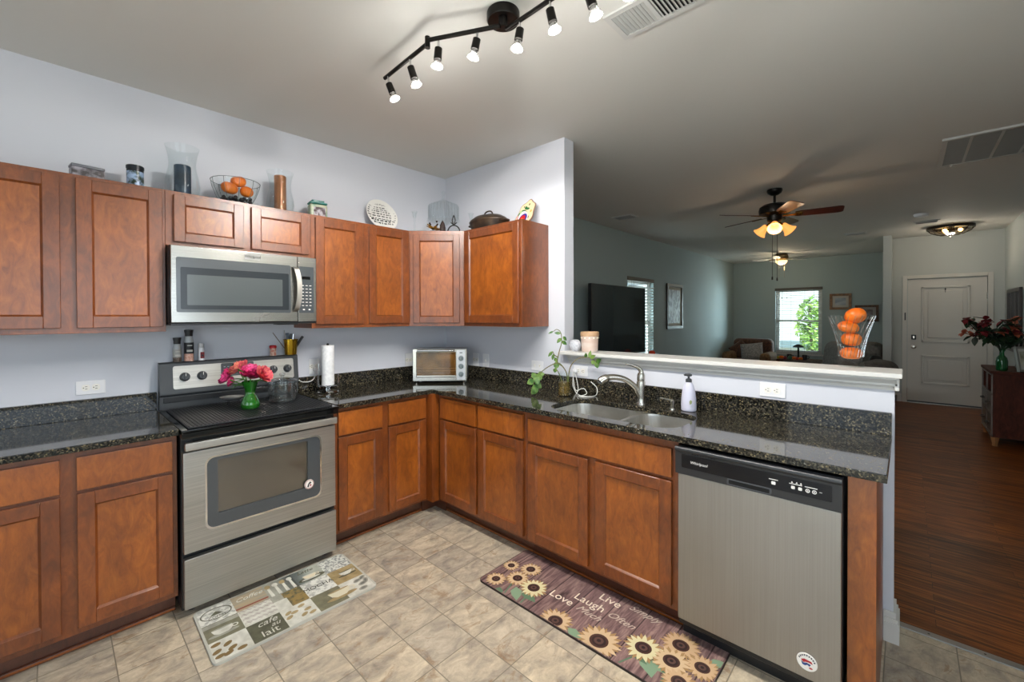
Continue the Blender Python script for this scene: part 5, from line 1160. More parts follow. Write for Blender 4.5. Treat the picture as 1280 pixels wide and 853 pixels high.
heads = [[(-1.388, -1.274, 2.655), (-1.385, -1.277, 2.611), (-1.372, -1.291, 2.563), (-1.360, -1.304, 2.541)],
 [(-1.394, -1.473, 2.655), (-1.391, -1.474, 2.614), (-1.378, -1.485, 2.56), (-1.375, -1.487, 2.529)],
 [(-1.388, -1.679, 2.655), (-1.386, -1.677, 2.615), (-1.389, -1.674, 2.565), (-1.394, -1.669, 2.537)],
 [(-1.306, -1.840, 2.655), (-1.302, -1.831, 2.626), (-1.306, -1.822, 2.584), (-1.317, -1.811, 2.552)],
 [(-1.231, -2.011, 2.655), (-1.228, -2.01, 2.621), (-1.233, -2.005, 2.577), (-1.235, -2.002, 2.538)],
 [(-1.236, -2.17, 2.655), (-1.239, -2.171, 2.616), (-1.232, -2.179, 2.567), (-1.231, -2.18, 2.534)],
 [(-1.236, -2.34, 2.655), (-1.238, -2.335, 2.605), (-1.223, -2.348, 2.548), (-1.214, -2.357, 2.512)],
 [(-1.228, -2.49, 2.655), (-1.228, -2.486, 2.605), (-1.225, -2.490, 2.545), (-1.224, -2.492, 2.510)],
 [(-1.218, -2.69, 2.655), (-1.218, -2.69, 2.605), (-1.218, -2.70, 2.555), (-1.218, -2.705, 2.522)]]
for a, b, c, d in heads:
    a, b, c, d = map(Vector, (a, b, c, d)); ax = (c-b).normalized(); T = Matrix.Translation(c) @ ax.to_track_quat('Z', 'Y').to_matrix().to_4x4(); L = max((d-c).length, .03)
    h = part('lamp_head', MB().cyl(b, c, .0165, BRONZE, 18, .0175), t)
    part('swivel_stem', MB().cyl(a, b, .005, CHROME, 10).sphere(b, .008, CHROME, 10), h)
    part('bulb', MB().lathe([(.013, .0005), (.015, .008), (.024, L*.75), (.026, L)], BGL, (0, 0, 0), 20, T).lathe([(0, L*.45), (.008, L*.47), (.010, L*.62), (0, L*.64)], BULB, (0, 0, 0), 14, T).lathe([(.0215, L*.80), (.0245, L*.97), (.020, L+.002), (0, L+.003)], BULB, (0, 0, 0), 20, T), h)
    e = c + ax*(L+.03)
    e = c + ax*(L+.012)
    lo = light('track_bulb_light', 'SPOT', e, BULB_W, (1, .965, .91), rot=ax.to_track_quat('-Z', 'Y').to_euler(), radius=.022); lo.data.spot_size = math.radians(180); lo.data.spot_blend = .12
    lo.parent = t; lo.location = e - t.location
    lo = light('track_bulb_glow', 'POINT', e, 1.1, (1, .97, .92), radius=.022); lo.parent = t; lo.location = c + ax*(L+.03) - t.location

def register(name, x0, y0, x1, y1, label, axis='y', n=10, m=None, cat='ceiling vent', split=True):
    m = m or M('register_white', '#c9c9c6', .4); t = thing(name, label, cat, ((x0+x1)/2, (y0+y1)/2, H)); b = .024
    part('frame', MB().plate([[(x0, y0), (x1, y0), (x1, y1), (x0, y1)], [(x0+b, y0+b), (x0+b, y1-b), (x1-b, y1-b), (x1-b, y0+b)]], H-.010, H-.0005, m), t)
    part('duct', MB().box((x0+b-.002, y0+b-.002, H-.002), (x1-b+.002, y1-b+.002, H-.0008), M('dark_duct', '#1d1d1c', .8)), t)
    mb = MB(); th = .5
    if axis == 'y':
        w = (y1-y0-2*b); st = w/n
        for k in range(n):
            if split and abs(k - (n-1)/2) < .6: mb.box((x0+b, y0+b+st*k, H-.009), (x1-b, y0+b+st*(k+1), H-.003), m); continue
            c = Vector(((x0+x1)/2, y0+b+st*(k+.5), H-.007)); s_ = -1 if k > n/2 else 1
            T = Matrix.Translation(c) @ Matrix.Rotation(s_*.6, 4, 'X'); mb.box((-(x1-x0)/2+b, -st*.40, -.0008), ((x1-x0)/2-b, st*.40, .0008), m, 0, 1, T)
    else:
        w = (x1-x0-2*b); st = w/n
        for k in range(n):
            c = Vector((x0+b+st*(k+.5), (y0+y1)/2, H-.007)); T = Matrix.Translation(c) @ Matrix.Rotation(-.6, 4, 'Y'); mb.box((-st*.40, -(y1-y0)/2+b, -.0008), (st*.40, (y1-y0)/2-b, .0008), m, 0, 1, T)
    part('louvres', mb, t); return t
register('ceiling_register', -.907, -2.56, -.708, -2.205, 'white louvred ceiling register beside the track light', 'y', 19)
register('ceiling_register', 2.50, -.62, 2.70, -.34, 'small ceiling vent near the television wall', 'x', 7, split=False)
register('ceiling_register', 6.10, -2.70, 6.28, -2.42, 'small ceiling vent between the two ceiling fans and partition', 'x', 7, split=False)
register('ceiling_register', 5.66, -3.48, 5.86, -3.22, 'small ceiling vent just beyond the smoke detector', 'x', 7, split=False)
t = thing('return_grille', 'large dark return air grille on the ceiling near right edge', 'air return grille', (2.35, -3.72, H)); GM = M('grille_grey', '#b5b5b2', .5)
x0, x1, y0, y1 = 1.955, 2.745, -4.10, -3.345; b = .03
part('frame', MB().plate([[(x0, y0), (x1, y0), (x1, y1), (x0, y1)], [(x0+b, y0+b), (x0+b, y1-b), (x1-b, y1-b), (x1-b, y0+b)]], H-.016, H-.0005, GM), t)
part('filter', MB().box((x0+b-.002, y0+b-.002, H-.004), (x1-b+.002, y1-b+.002, H-.001), noisy('dusty_filter', '#63625e', '#84837e', ns=40, rough=.9)), t)
mb = MB()
for k in range(44): mb.box((x0+b+.0166*k, y0+b, H-.013), (x0+b+.0166*k+.009, y1-b, H-.0115), M('grille_slat', '#8a8a87', .5))
for k in range(1, 5): mb.box((x0+b, y0+(y1-y0)*k/5-.008, H-.0145), (x1-b, y0+(y1-y0)*k/5+.008, H-.0125), GM)
part('grille_slats', mb, t)
part('latch', MB().lathe([(0, H-.022), (.01, H-.021), (.012, H-.015)], CHROME, (x1-.016, y1-.08, 0), 12), t)
c0 = (5.1, -3.285, 0); t = thing('smoke_detector', 'round white smoke detector on the ceiling before the entry light', 'smoke detector', (5.1, -3.285, H))
part('base', MB().lathe([(.072, H-.0005), (.072, H-.012)], WHITEP, c0, 28), t); part('cover', MB().lathe([(.069, H-.012), (.064, H-.030), (.05, H-.038), (0, H-.039)], WHITEP, c0, 28), t)

# ------------------------------------------------------------------ ceiling fans and entry light
AMB = M('amber_shade', '#d9a763', .4, emit='#ffac55', es=1.05)
BLW = wood('fan_blade_wood', '#2e120c', '#4a1e13', '#5c2a1a', .35, (6, 6, 6))
cx_, cy_ = 2.55, -2.17; t = thing('ceiling_fan', 'dark bronze ceiling fan with five wood blades and amber glass shades', 'ceiling fan', (cx_, cy_, H)); c0 = (cx_, cy_, 0)
part('canopy', MB().lathe([(0, H-.0005), (.068, H-.0005), (.070, H-.02), (.060, H-.040), (.035, H-.058), (.016, H-.064), (0, H-.064)], BRONZE, c0, 28), t)
part('downrod', MB().cyl((cx_, cy_, H-.064), (cx_, cy_, 2.59), .012, BRONZE, 14), t)
part('motor_housing', MB().lathe([(0, 2.598), (.05, 2.597), (.10, 2.585), (.135, 2.56), (.142, 2.53), (.138, 2.49), (.11, 2.478), (.07, 2.470), (.066, 2.42), (.045, 2.40), (0, 2.398)], BRONZE, c0, 36), t)
for k, a in enumerate((137, 65, -7, -79, -151)):
    r = math.radians(a); T = Matrix.Translation((cx_, cy_, 2.466)) @ Matrix.Rotation(r, 4, 'Z')
    TB_ = T @ Matrix.Rotation(-.26, 4, 'X')
    bl = part('blade', MB().prism([(.175, -.045), (.22, -.056), (.52, -.066), (.548, -.06), (.56, -.045), (.56, .045), (.548, .06), (.52, .066), (.22, .056), (.175, .045)], .006, BLW, TB_), t)
    part('blade_iron', MB().prism([(.07, -.014), (.15, -.012), (.19, -.032), (.235, -.028), (.235, .028), (.19, .032), (.15, .012), (.07, .014)], .0055, BRASS, TB_ @ Matrix.Translation((0, 0, -.006))), bl)
for k, a in enumerate((191, 311, 71)):
    r = math.radians(a + 0); d = Vector((math.cos(r), math.sin(r), 0)); p = Vector((cx_, cy_, 2.40)) + d*.058; ax = (d*.75 + Vector((0, 0, -.66))).normalized()
    sh = part('light_arm', MB().tube(bez([Vector((cx_, cy_, 2.415)) + d*.03, p + Vector((0, 0, .0)), p + ax*.03], 4), .010, BRASS, 10), t)
    T = Matrix.Translation(p + ax*.028) @ ax.to_track_quat('Z', 'Y').to_matrix().to_4x4()
    part('glass_shade', MB().lathe([(.020, 0), (.030, .01), (.036, .045), (.048, .080), (.066, .105), (.064, .105), (.045, .080), (.033, .045), (.026, .012), (0, .010)], AMB, (0, 0, 0), 24, T), sh)
    lo = light('fan_bulb_light', 'POINT', p + ax*.155, 2.2, (1, .74, .5), radius=.03); lo.parent = t; lo.location = lo.location - t.location
for dx, zz in ((-.022, 1.83), (.028, 1.82)):
    q = Vector((cx_, cy_, 0)) + rv*dx; part('pull_chain', MB().cyl((q.x, q.y, zz+.02), (q.x, q.y, 2.40), .0022, BRONZE, 6).lathe([(0, .022), (.007, .014), (.009, -.012), (0, -.020)], BLACK, (q.x, q.y, zz), 10), t)
WHB = M('white_fan_blade', '#d5d5d2', .4); SATB = M('satin_brass', '#9a8563', .3, .8)
cx_, cy_ = 8.0, -1.235; t = thing('ceiling_fan', 'small flush brass ceiling fan with pale blades and bowl light in the far room', 'ceiling fan', (cx_, cy_, H)); c0 = (cx_, cy_, 0)
part('motor_housing', MB().lathe([(0, H-.0005), (.10, H-.0005), (.115, H-.03), (.125, H-.075), (.11, H-.11), (.07, H-.12), (.065, H-.14), (0, H-.141)], SATB, c0, 32), t)
for a in (-42, 30, 102, 174, 246):
    r = math.radians(a); TB_ = Matrix.Translation((cx_, cy_, H-.112)) @ Matrix.Rotation(r, 4, 'Z') @ Matrix.Rotation(.22, 4, 'X')
    bl = part('blade', MB().prism([(.20, -.05), (.50, -.068), (.53, -.05), (.53, .05), (.50, .068), (.20, .05)], .006, WHB, TB_), t); part('blade_iron', MB().prism([(.08, -.012), (.23, -.03), (.23, .03), (.08, .012)], .005, SATB, TB_ @ Matrix.Translation((0, 0, -.0055))), bl)
part('light_bowl', MB().lathe([(.105, H-.142), (.10, H-.175), (.075, H-.205), (.04, H-.222), (0, H-.226)], M('glowing_bowl', '#f4dfb4', .4, emit='#ffdf9c', es=2.2), c0, 28), t)
lo = light('far_fan_light', 'POINT', (0, 0, 0), 9.0, (1, .80, .55), radius=.05); lo.parent = t; lo.location = (0, 0, -.29)
for dx in (-.05, .06):
    q = Vector(c0) + rv*dx; part('pull_chain', MB().cyl((q.x, q.y, H-.5), (q.x, q.y, H-.14), .0022, SATB, 6), t)
cx_, cy_ = 6.41, -3.61; c0 = (cx_, cy_, 0); t = thing('flush_light', 'round bronze caged flush ceiling light with three bulbs by the entry', 'ceiling light', (cx_, cy_, H))
part('rim', MB().plate([ell(0, 0, .25, .25, 40), ell(0, 0, .232, .232, 40)[::-1]], H-.045, H-.004, BRONZE, Matrix.Translation((cx_, cy_, 0))).box((cx_-.04, cy_-.04, H-.03), (cx_+.04, cy_+.04, H-.0005), BRONZE), t)
part('glass_dome', MB().lathe([(.231, H-.045), (.20, H-.085), (.13, H-.120), (.05, H-.132), (0, H-.134)], glassy('ribbed_dome', '#f3e6cf', .12, .5), c0, 36), t)
mb = MB()
for k in range(8):
    a = 2*PI*k/8; mb.tube([Vector((cx_+r*math.cos(a), cy_+r*math.sin(a), zz)) for r, zz in ((.236, H-.044), (.204, H-.088), (.133, H-.124), (.05, H-.136), (.0, H-.138))], .004, BRONZE, 6)
mb.lathe([(0, H-.138), (.02, H-.14), (.014, H-.155), (0, H-.162)], BRONZE, c0, 14)
part('cage', mb, t)
for k in range(3):
    a = 2*PI*k/3 + .4; q = (cx_+.10*math.cos(a), cy_+.10*math.sin(a), H-.07); part('bulb', MB().sphere(q, .026, M('warm_bulb', '#fff0d8', .4, emit='#ffcf86', es=10), 14), t)
    part('bulb_socket', MB().cyl((q[0], q[1], H-.048), (q[0], q[1], H-.0295), .015, BRASS, 12), t)
lo = light('flush_bulb_light', 'POINT', (0, 0, 0), 9.0, (1, .87, .7), radius=.06); lo.parent = t; lo.location = (0, 0, -.19)

# ------------------------------------------------------------------ television side of the living room
t = thing('tv_console', 'low dark console under the television', 'media console', (2.9, -.27, 0))
part('cabinet_body', MB().box((2.0, -.46, .0), (3.85, -.06, .82), CHERRY, .006), t)
part('top', MB().box((1.98, -.48, .82), (3.87, -.05, .85), CHERRY, .005), t)
for k in range(3): part('door', MB().box((2.03+.61*k, -.478, .09), (2.61+.61*k, -.4605, .79), CHERRY, .005), t)
t = thing('television', 'large flat black television in front of the sage wall', 'television', (2.92, -.25, .851))
part('bezel', MB().box((2.155, -.25, .90), (3.69, -.20, 1.868), BLACK, .006), t)
part('screen', MB().box((2.166, -.2515, .925), (3.679, -.2495, 1.858), M('dark_screen', '#2b363b', .09), 0), t)  # room reflections stand in as a lifted base colour
for x in (2.45, 3.4): part('stand_foot', MB().box((x-.02, -.36, .851), (x+.02, -.12, .865), BLACK, .003).box((x-.015, -.24, .864), (x+.015, -.21, .905), BLACK, .002), t)
t = thing('toy_car', 'small red and pale blue toy at the right end of the console', 'toy', (3.55, -.42, .851))
part('body', MB().box((3.30, -.45, .852), (3.75, -.38, .885), M('pale_blue', '#9fb6cc', .4), .01, 3), t)
part('red_block', MB().sphere((3.50, -.44, .905), .048, M('red_orange_toy', '#d2401c', .4), 14, sz=.75), t)
def picture(name, T, w, h, fw, fm, label, im, mat_m=None, mw=.0, cat='picture frame'):
    t = thing(name, label, cat, T @ Vector((w/2, h/2, 0)))
    part('frame', MB().plate([[(0, 0), (w, 0), (w, h), (0, h)], [(fw, fw), (fw, h-fw), (w-fw, h-fw), (w-fw, fw)]], .001, .028, fm, T, bev=.003), t)
    if mat_m: part('mount', MB().box((fw-.002, fw-.002, .004), (w-fw+.002, h-fw+.002, .008), mat_m, 0, 1, T), t)
    part('picture', MB().box((fw+mw, fw+mw, .0082), (w-fw-mw, h-fw-mw, .0095), im, 0, 1, T), t); return t
DKF = M('dark_frame', '#22180f', .35)
ART = noisy('blue_grey_painting', '#39424a', '#b9c0c4', (1, 1, .6), ns=7, dist=2.5, lo=.4, hi=.62, rough=.4)
picture('picture_frame', FA(5.06, -.001, 1.205), .735, .83, .055, DKF, 'tall dark framed painting on the television wall beside the window', ART, M('cream_mount', '#a39a86', .7), .05)
GFR = noisy('gilt_wood_frame', '#5d3d1c', '#8e6534', ns=25, rough=.4)
picture('picture_frame', FB(9.149, -1.925, 1.57), .375, .345, .05, GFR, 'gilt framed seascape on the far wall right of the window', noisy('sea_picture', '#6d7f92', '#b7c0c6', (1, 1, 3), ns=3), M('pale_mount', '#b9b7b0', .7), .045)
picture('picture_frame', FB(9.149, -2.355, 1.315), .38, .345, .045, noisy('dark_gilt_frame', '#2a1b10', '#6b4a28', ns=40), 'dark gilt framed picture behind the top pumpkin on the far wall', noisy('red_grey_picture', '#5a3a3c', '#8f9096', ns=10), M('grey_mount', '#9d9c98', .7), .05)
picture('picture_frame', frame((8.60, -2.869, 1.30), (1, 0, 0), (0, 0, 1)) @ Matrix.Rotation(PI, 4, 'Y') @ Matrix.Translation((-.45, 0, 0)), .45, .62, .05, GFR, 'gilt framed picture seen edge-on on the partition wall', noisy('edge_picture', '#6a5a48', '#9a9080', ns=8))

# ------------------------------------------------------------------ seating at the far end
BRN = noisy('brown_plush', '#3b2318', '#5c3a26', ns=30, rough=.9, sheen=.2); TANP = noisy('tan_brown_plush', '#5a4128', '#7a5b3a', ns=30, rough=.9)
GRYF = noisy('grey_brown_upholstery', '#66635f', '#7d7974', ns=25, rough=.9); GRYD = noisy('dark_grey_upholstery', '#47433f', '#5c5753', ns=25, rough=.9)
t = thing('armchair', 'brown plush recliner armchair in the far corner', 'armchair', (8.42, -.55, 0), math.radians(0)); c0 = Vector((8.42, -.55, 0))
def ab(a, b, m, bev): return MB().box(c0 + Vector(a), c0 + Vector(b), m, bev, 4)
part('base', ab((-.42, -.44, .04), (.36, .44, .30), BRN, .03), t)
part('seat_cushion', ab((-.44, -.29, .30), (.24, .29, .47), BRN, .06), t)
part('backrest', ab((.14, -.41, .30), (.44, .41, .915), BRN, .11), t)
part('arm', ab((-.44, .27, .06), (.30, .49, .63), TANP, .09), t); part('arm', ab((-.44, -.49, .06), (.30, -.27, .63), TANP, .09), t)
for x in (-.36, .3):
    for y in (-.36, .36): part('foot', MB().cyl(c0+Vector((x, y, 0)), c0+Vector((x, y, .05)), .03, BLACK, 10), t)
def pillow(T, w, h, d, m):
    mb = MB(); i = mb.mi(m); N = 12; sides = []
    for s_ in (1, -1):
        g = []
        for a in range(N+1):
            row = []
            for b in range(N+1):
                u = -1 + 2*a/N; v = -1 + 2*b/N; e = max(0, (1-u**4)*(1-v**4))**.5; k = 1 - .05*(abs(u)**2 + abs(v)**2 - 2*abs(u*v)**2)
                row.append(mb.bm.verts.new(T @ Vector((u*w/2*k, v*h/2*k, s_*d/2*e))))
            g.append(row)
        for a in range(N):
            for b in range(N): mb.face([g[a][b], g[a+1][b], g[a+1][b+1], g[a][b+1]], i)
    return mb
solo('throw_pillow', pillow(Matrix.Translation((8.36, -.60, .62)) @ Matrix.Rotation(-PI/2, 4, 'Z') @ Matrix.Rotation(PI/2-.35, 4, 'X') @ Matrix.Rotation(.15, 4, 'Z'), .46, .42, .16, noisy('grey_fluffy', '#77716d', '#a09994', ns=40, rough=1., bmp=.3)), 'fluffy grey throw pillow on the brown armchair', 'pillow', (8.36, -.60, .5))
solo('throw_pillow', pillow(Matrix.Translation((8.47, -.33, .66)) @ Matrix.Rotation(-PI/2, 4, 'Z') @ Matrix.Rotation(PI/2-.30, 4, 'X') @ Matrix.Rotation(.75, 4, 'Z'), .36, .36, .12, BRN), 'dark brown pillow with pale piping tucked behind the fluffy one', 'pillow', (8.47, -.33, .5))
t = thing('end_table', 'dark end table under the far window', 'end table', (8.65, -1.52, 0))
part('tabletop', MB().box((8.40, -1.80, .45), (8.95, -1.06, .485), CHERRY, .006), t)
for x in (8.44, 8.91):
    for y in (-1.76, -1.10): part('leg', MB().box((x-.025, y-.025, 0), (x+.025, y+.025, .45), CHERRY, .004), t)
c0 = (8.68, -1.43, .4855); t = thing('table_lamp', 'small black mushroom lamp on the end table below far window', 'table lamp', c0)
LMB = M('lamp_black', '#15171a', .7)
part('base', MB().lathe([(0, .0005), (.085, .0005), (.088, .010), (.06, .022), (.018, .03), (0, .031)], LMB, c0, 24), t)
part('stem', MB().cyl((8.68, -1.43, .515), (8.68, -1.43, .775), .018, LMB, 14), t)
part('lamp_shade', MB().lathe([(.105, .262), (.095, .285), (.06, .312), (.02, .330), (0, .333)], LMB, c0, 28).lathe([(.104, .2615), (.09, .278), (0, .29)], M('lamp_shade_inner', '#bfb9a8', .5), c0, 28), t)
for y, l in ((-1.275, 'dark mug left of the mushroom lamp on the end table'), (-1.555, 'dark mug right of the mushroom lamp on the end table')):
    c = (8.60, y, .4855); k = thing('mug', l, 'mug', c)
    part('cup', MB().lathe([(0, .0005), (.045, .0005), (.047, .11), (.043, .11), (.042, .008), (0, .008)], M('dark_mug', '#1c1e24', .3), c, 20), k); part('handle', MB().tube(bez([(8.60, y-.046, .51), (8.60, y-.075, .525), (8.60, y-.075, .565), (8.60, y-.046, .58)], 4), .006, M('dark_mug'), 8), k)
for (x, y, R, col, lab) in ((8.52, -1.145, .050, 0, 'orange mini pumpkin at the left end of the end table decorations'), (8.50, -1.385, .048, 0, 'orange mini pumpkin in front of the mushroom lamp'), (8.50, -1.50, .042, 0, 'orange mini pumpkin right of the lamp base on the end table')): pumpkin('mini_pumpkin', (x, y, .4855+R*.80), R, .8, lab, (.1, .1), 'autumn pumpkins on the end table', True)
for (x, y, r, col, lab) in ((8.48, -1.22, .035, '#7a1a2a', 'dark red gourd beside the orange pumpkin on the end table'), (8.47, -1.31, .045, '#3d6a5a', 'green gourd between the pumpkins on the end table'), (8.47, -1.44, .032, '#b8382a', 'small red gourd before the lamp on the end table'), (8.50, -1.085, .032, '#a59a3a', 'yellow green gourd on the left edge of end table')):
    k = thing('gourd', lab, 'gourd', (x, y, .4855)); part('rind', MB().lathe([(0, .001), (r*.7, .004), (r, r*.75), (r*.75, r*1.45), (r*.4, r*1.9), (0, r*2.0)], mcol(col, .4), (x, y, .4855), 18), k); part('stem', MB().cyl((x, y, .4855+r*1.95), (x+.004, y, .4855+r*2.3), .005, M('pumpkin_stem'), 8), k)
# grey recliner and sofa turned towards the television
def recl(name, label, cx0, cy0, rz, w, hb, d, seats, m, m2):
    t = thing(name, label, 'sofa' if seats > 1 else 'recliner', (cx0, cy0, 0), rz); R = ROOT[t.name]
    def b(a, c, mm, bev, nm): part(nm, MB().box(a, c, mm, bev, 4, R), t)
    b((-w/2, -d/2, .04), (w/2, d/2-.1, .32), m2, .03, 'base')
    for k in range(seats):
        x0 = -w/2+.2 + (w-.4)*k/seats; x1 = x0 + (w-.4)/seats
        b((x0+.004, -d/2-.02, .32), (x1-.004, d/2-.3, .50), m, .06, 'seat_cushion')
        e_ = -.12 if seats == 1 else .03
        mb = MB().box((x0+e_ if seats == 1 else x0-.03, d/2-.34, .42), (x1-e_ if seats == 1 else x1+.03, d/2, hb), m, .13, 5, R @ Matrix.Translation((0, d/2, .4)) @ Matrix.Rotation(-.12, 4, 'X') @ Matrix.Translation((0, -d/2, -.4))); part('backrest', mb, t)
    b((-w/2, -d/2-.02, .06), (-w/2+.2, d/2-.08, .66), m2, .09, 'arm'); b((w/2-.2, -d/2-.02, .06), (w/2, d/2-.08, .66), m2, .09, 'arm')
    for x in (-w/2+.08, w/2-.08):
        for y in (-d/2+.08, d/2-.18): part('foot', MB().cyl(R @ Vector((x, y, 0)), R @ Vector((x, y, .045)), .025, BLACK, 10), t)
    return t
recl('recliner', 'grey recliner with rounded back seen behind the ledge vase', 6.0, -2.10, math.radians(200), 1.0, 1.0, .9, 1, GRYF, GRYD)
recl('sofa', 'long dark grey sofa with blanket by the entry partition', 7.65, -2.36, math.radians(180), 1.75, .92, .9, 2, GRYF, GRYD)
t = solo('folded_blanket', MB().box((7.05, -2.77, .90), (7.75, -2.50, .955), noisy('pale_taupe_blanket', '#6e6862', '#8d867e', ns=20, rough=1.), .025, 3).box((7.05, -2.50, .66), (7.75, -2.455, .95), noisy('pale_taupe_blanket'.replace('x', 'x'), '#6e6862', '#8d867e'), .02, 3), 'pale taupe blanket folded over the sofa back', 'blanket', (7.4, -2.6, .9))
recl('recliner', 'low dark recliner with curved top behind the right end of ledge', 4.62, -2.62, math.radians(170), .80, .86, .82, 1, GRYD, GRYD)
c0 = (6.55, -2.80, .60); t = thing('side_table', 'small black side table between the recliners', 'side table', (6.55, -2.80, 0))
part('tabletop', MB().lathe([(0, .57), (.17, .57), (.175, .585), (.17, .60), (0, .60)], BLACK, (6.55, -2.80, 0), 24), t); part('pedestal', MB().cyl((6.55, -2.80, .02), (6.55, -2.80, .57), .03, BLACK, 14).lathe([(0, 0), (.15, 0), (.15, .012), (.03, .03)], BLACK, (6.55, -2.80, 0), 24), t)
k = thing('black_lantern', 'small black lantern with orange face shapes on the side table', 'lantern', (6.51, -2.80, .6005)); c = (6.51, -2.80, .6005)
part('body', MB().lathe([(0, .0005), (.07, .0005), (.085, .05), (.085, .14), (.06, .19), (.045, .20), (0, .205)], BLACK, c, 20), k); Tn = FB(6.428, -2.80, .68)
part('cut_shapes', MB().prism([(-.035, .045), (-.01, .04), (-.022, .065)], .003, mcol('#d98a2a'), Tn).prism([(.035, .045), (.01, .04), (.022, .065)], .003, mcol('#d98a2a'), Tn).prism([(-.045, 0), (0, -.018), (.045, 0), (.03, .015), (-.03, .015)], .003, mcol('#d98a2a'), Tn), k); part('cap_ring', MB().tube([(6.51+.02*math.cos(a), -2.80, .82+.02*math.sin(a)) for a in [2*PI*q/12 for q in range(12)]], .004, BLACK, 6, closed=True), k)

# ------------------------------------------------------------------ dresser by the entry
t = thing('dresser', 'dark cherry dresser with open cubbies standing near the front door', 'dresser', (4.97, -4.02, 0))
x0, x1, yf, yb = 4.56, 5.38, -3.85, -4.20
part('end_panel', MB().box((x0, yb, .10), (x0+.025, yf, .80), CHERRY, .003), t); part('end_panel', MB().box((x1-.025, yb, .10), (x1, yf, .80), CHERRY, .003), t)
part('top', MB().box((x0-.02, yb, .80), (x1+.02, yf+.02, .830), CHERRY, .005), t)
part('back_panel', MB().box((x0+.025, yb, .10), (x1-.025, yb+.01, .80), CHERRY), t)
FRM = M('dresser_front_sheen', '#6f6863', .4)  # grey highlight on the front, put into its base colour
mb = MB()
for zz in (.10, .33, .56, .775): mb.box((x0+.025, yb+.01, zz), (x1-.025, yf-.001, zz+.022), CHERRY, .001)
mb.box((4.96, yb+.01, .582), (4.985, yf-.001, .775), CHERRY)
part('shelves', mb, t)
mb = MB()
for zz in (.10, .33, .56, .778): mb.box((x0, yf, zz), (x1, yf+.012, zz+.022), FRM, .002)
for x in (x0, 4.955, x1-.022): mb.box((x, yf, .10), (x+.022, yf+.012, .80), FRM, .002)
part('face_frame', mb, t)
for zz in (.124, .354):
    for a, b in ((x0+.024, 4.953), (4.979, x1-.024)):
        d = part('drawer', MB().box((a, yf-.3, zz), (b, yf+.008, zz+.204), FRM, .004), t); m_ = (a+b)/2
        part('drawer_pull', MB().tube(bez([(m_-.05, yf+.008, zz+.11), (m_-.045, yf+.035, zz+.105), (m_+.045, yf+.035, zz+.105), (m_+.05, yf+.008, zz+.11)], 4), .006, BLACK, 8), d)
for x in (x0+.03, x1-.03):
    for y in (yb+.03, yf-.02): part('foot', MB().lathe([(0, 0), (.022, 0), (.022, .03), (.034, .10), (0, .10)], noisy('worn_foot', '#8a5a34', '#a87c52', ns=8), (x, y, 0), 4, None), t)
c0 = Vector((4.68, -3.925, .8305)); t = thing('flower_vase', 'green bottle vase of dark red flowers standing on the dresser', 'flower vase', c0)
part('vase', MB().lathe([(0, .001), (.040, .001), (.045, .01), (.047, .10), (.040, .14), (.020, .17), (.017, .22), (.022, .235), (.018, .235), (.014, .22), (.016, .17), (.036, .138), (.043, .10), (.041, .012), (0, .008)], DGREENG, c0, 24), t)
rng = random.Random(21); DLF = noisy('dark_green_leaf', '#14261a', '#2c4a2c', ns=10); REDF = noisy('dark_red_petal', '#4a1218', '#8f2a32', ns=12); CORF = noisy('coral_petal', '#a5513c', '#cf7a5a', ns=12)
st = MB(); tips = []
for k in range(36):
    u = rng.uniform(-.40, .62); d = rv*u + Vector((rng.uniform(-.10, .06), rng.uniform(-.06, .06), 0)); tp = c0 + d + Vector((0, 0, .44 + rng.uniform(-.08, .16) - .10*abs(u)))
    tp.y = max(tp.y, -4.03)
    tips.append(tp); st.tube(bez([c0 + Vector((rng.uniform(-.008, .008), rng.uniform(-.008, .008), .06)), c0 + Vector((0, 0, .24)) + d*.08, c0 + d*.5 + Vector((0, 0, .36)), tp], 4), .003, DLF, 5)
part('stems', st, t)
lf = MB()
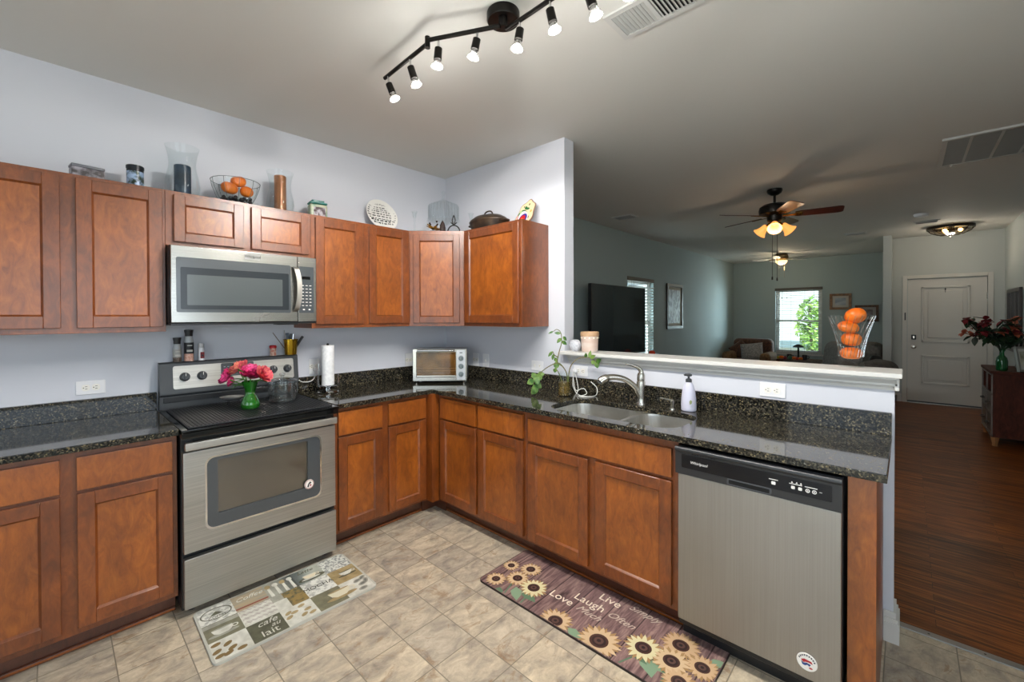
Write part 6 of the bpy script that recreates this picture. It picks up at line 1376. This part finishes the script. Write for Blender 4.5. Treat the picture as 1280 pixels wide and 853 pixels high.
for k in range(230):
    tp = rng.choice(tips); b = c0 + Vector((0, 0, .28)) + (tp - c0 - Vector((0, 0, .28)))*rng.uniform(.3, 1.0); leaf3(lf, b, (rng.gauss(0, 1), rng.gauss(0, .6), rng.gauss(.1, .6)), rng.uniform(.07, .11), .055, DLF)
lo_ = part('leaves', lf, t, ang=180); lo_['kind'] = 'stuff'
for k, tp in enumerate(tips):
    mb = MB(); m = (REDF, REDF, CORF)[k % 3]
    for j in range(7): leaf3(mb, tp, (rng.gauss(0, 1), rng.gauss(0, 1), rng.gauss(.3, .7)), rng.uniform(.05, .075), .048, m, .4)
    part('blossom', mb, t, ang=180)
Tf = frame((4.60, -4.00, .832), (.72, -.69, 0), (0, .10, 1)); Tf = Matrix.Translation((4.585, -4.02, .8325)) @ Matrix.Rotation(math.radians(-50), 4, 'Z') @ Matrix.Rotation(PI/2-.15, 4, 'X')
picture('photo_frame', Tf, .20, .27, .022, M('silver_frame', '#9a9a94', .35, .6), 'pale photo frame standing on the near end of the dresser', noisy('photo_print', '#7d7f6a', '#c9c8bc', ns=8), M('white_mount', '#c9c8c2', .7), .03, cat='photo frame')
Tf2 = FA(4.62, -4.10, .8325); Tf2 = Matrix.Translation((5.14, -4.10, .8325)) @ Matrix.Rotation(PI, 4, 'Z') @ Matrix.Rotation(PI/2-.12, 4, 'X')
picture('photo_frame', Tf2, .26, .34, .03, DKF, 'dark photo frame leaning behind the vase on the dresser', noisy('dark_photo', '#3a3a36', '#6a6a62', ns=8), None, .0, cat='photo frame')
Tm = frame((6.80, -4.2185, .95), (-1, 0, 0), (0, 0, 1))
tm = thing('wall_mirror', 'dark framed panelled mirror on the right wall above the dresser', 'mirror', (6.3, -4.21, 1.4))
part('frame', MB().plate([[(0, 0), (.95, 0), (.95, .85), (0, .85)], [(.05, .05), (.05, .80), (.90, .80), (.90, .05)]], .001, .03, DKF, Tm, bev=.003).box((.30, .05, .002), (.34, .80, .025), DKF, .002, 1, Tm).box((.61, .05, .002), (.65, .80, .025), DKF, .002, 1, Tm), tm)
part('mirror_glass', MB().box((.045, .045, .003), (.905, .805, .008), M('mirror_silver', '#c9cccc', .04, 1.0), 0, 1, Tm), tm)
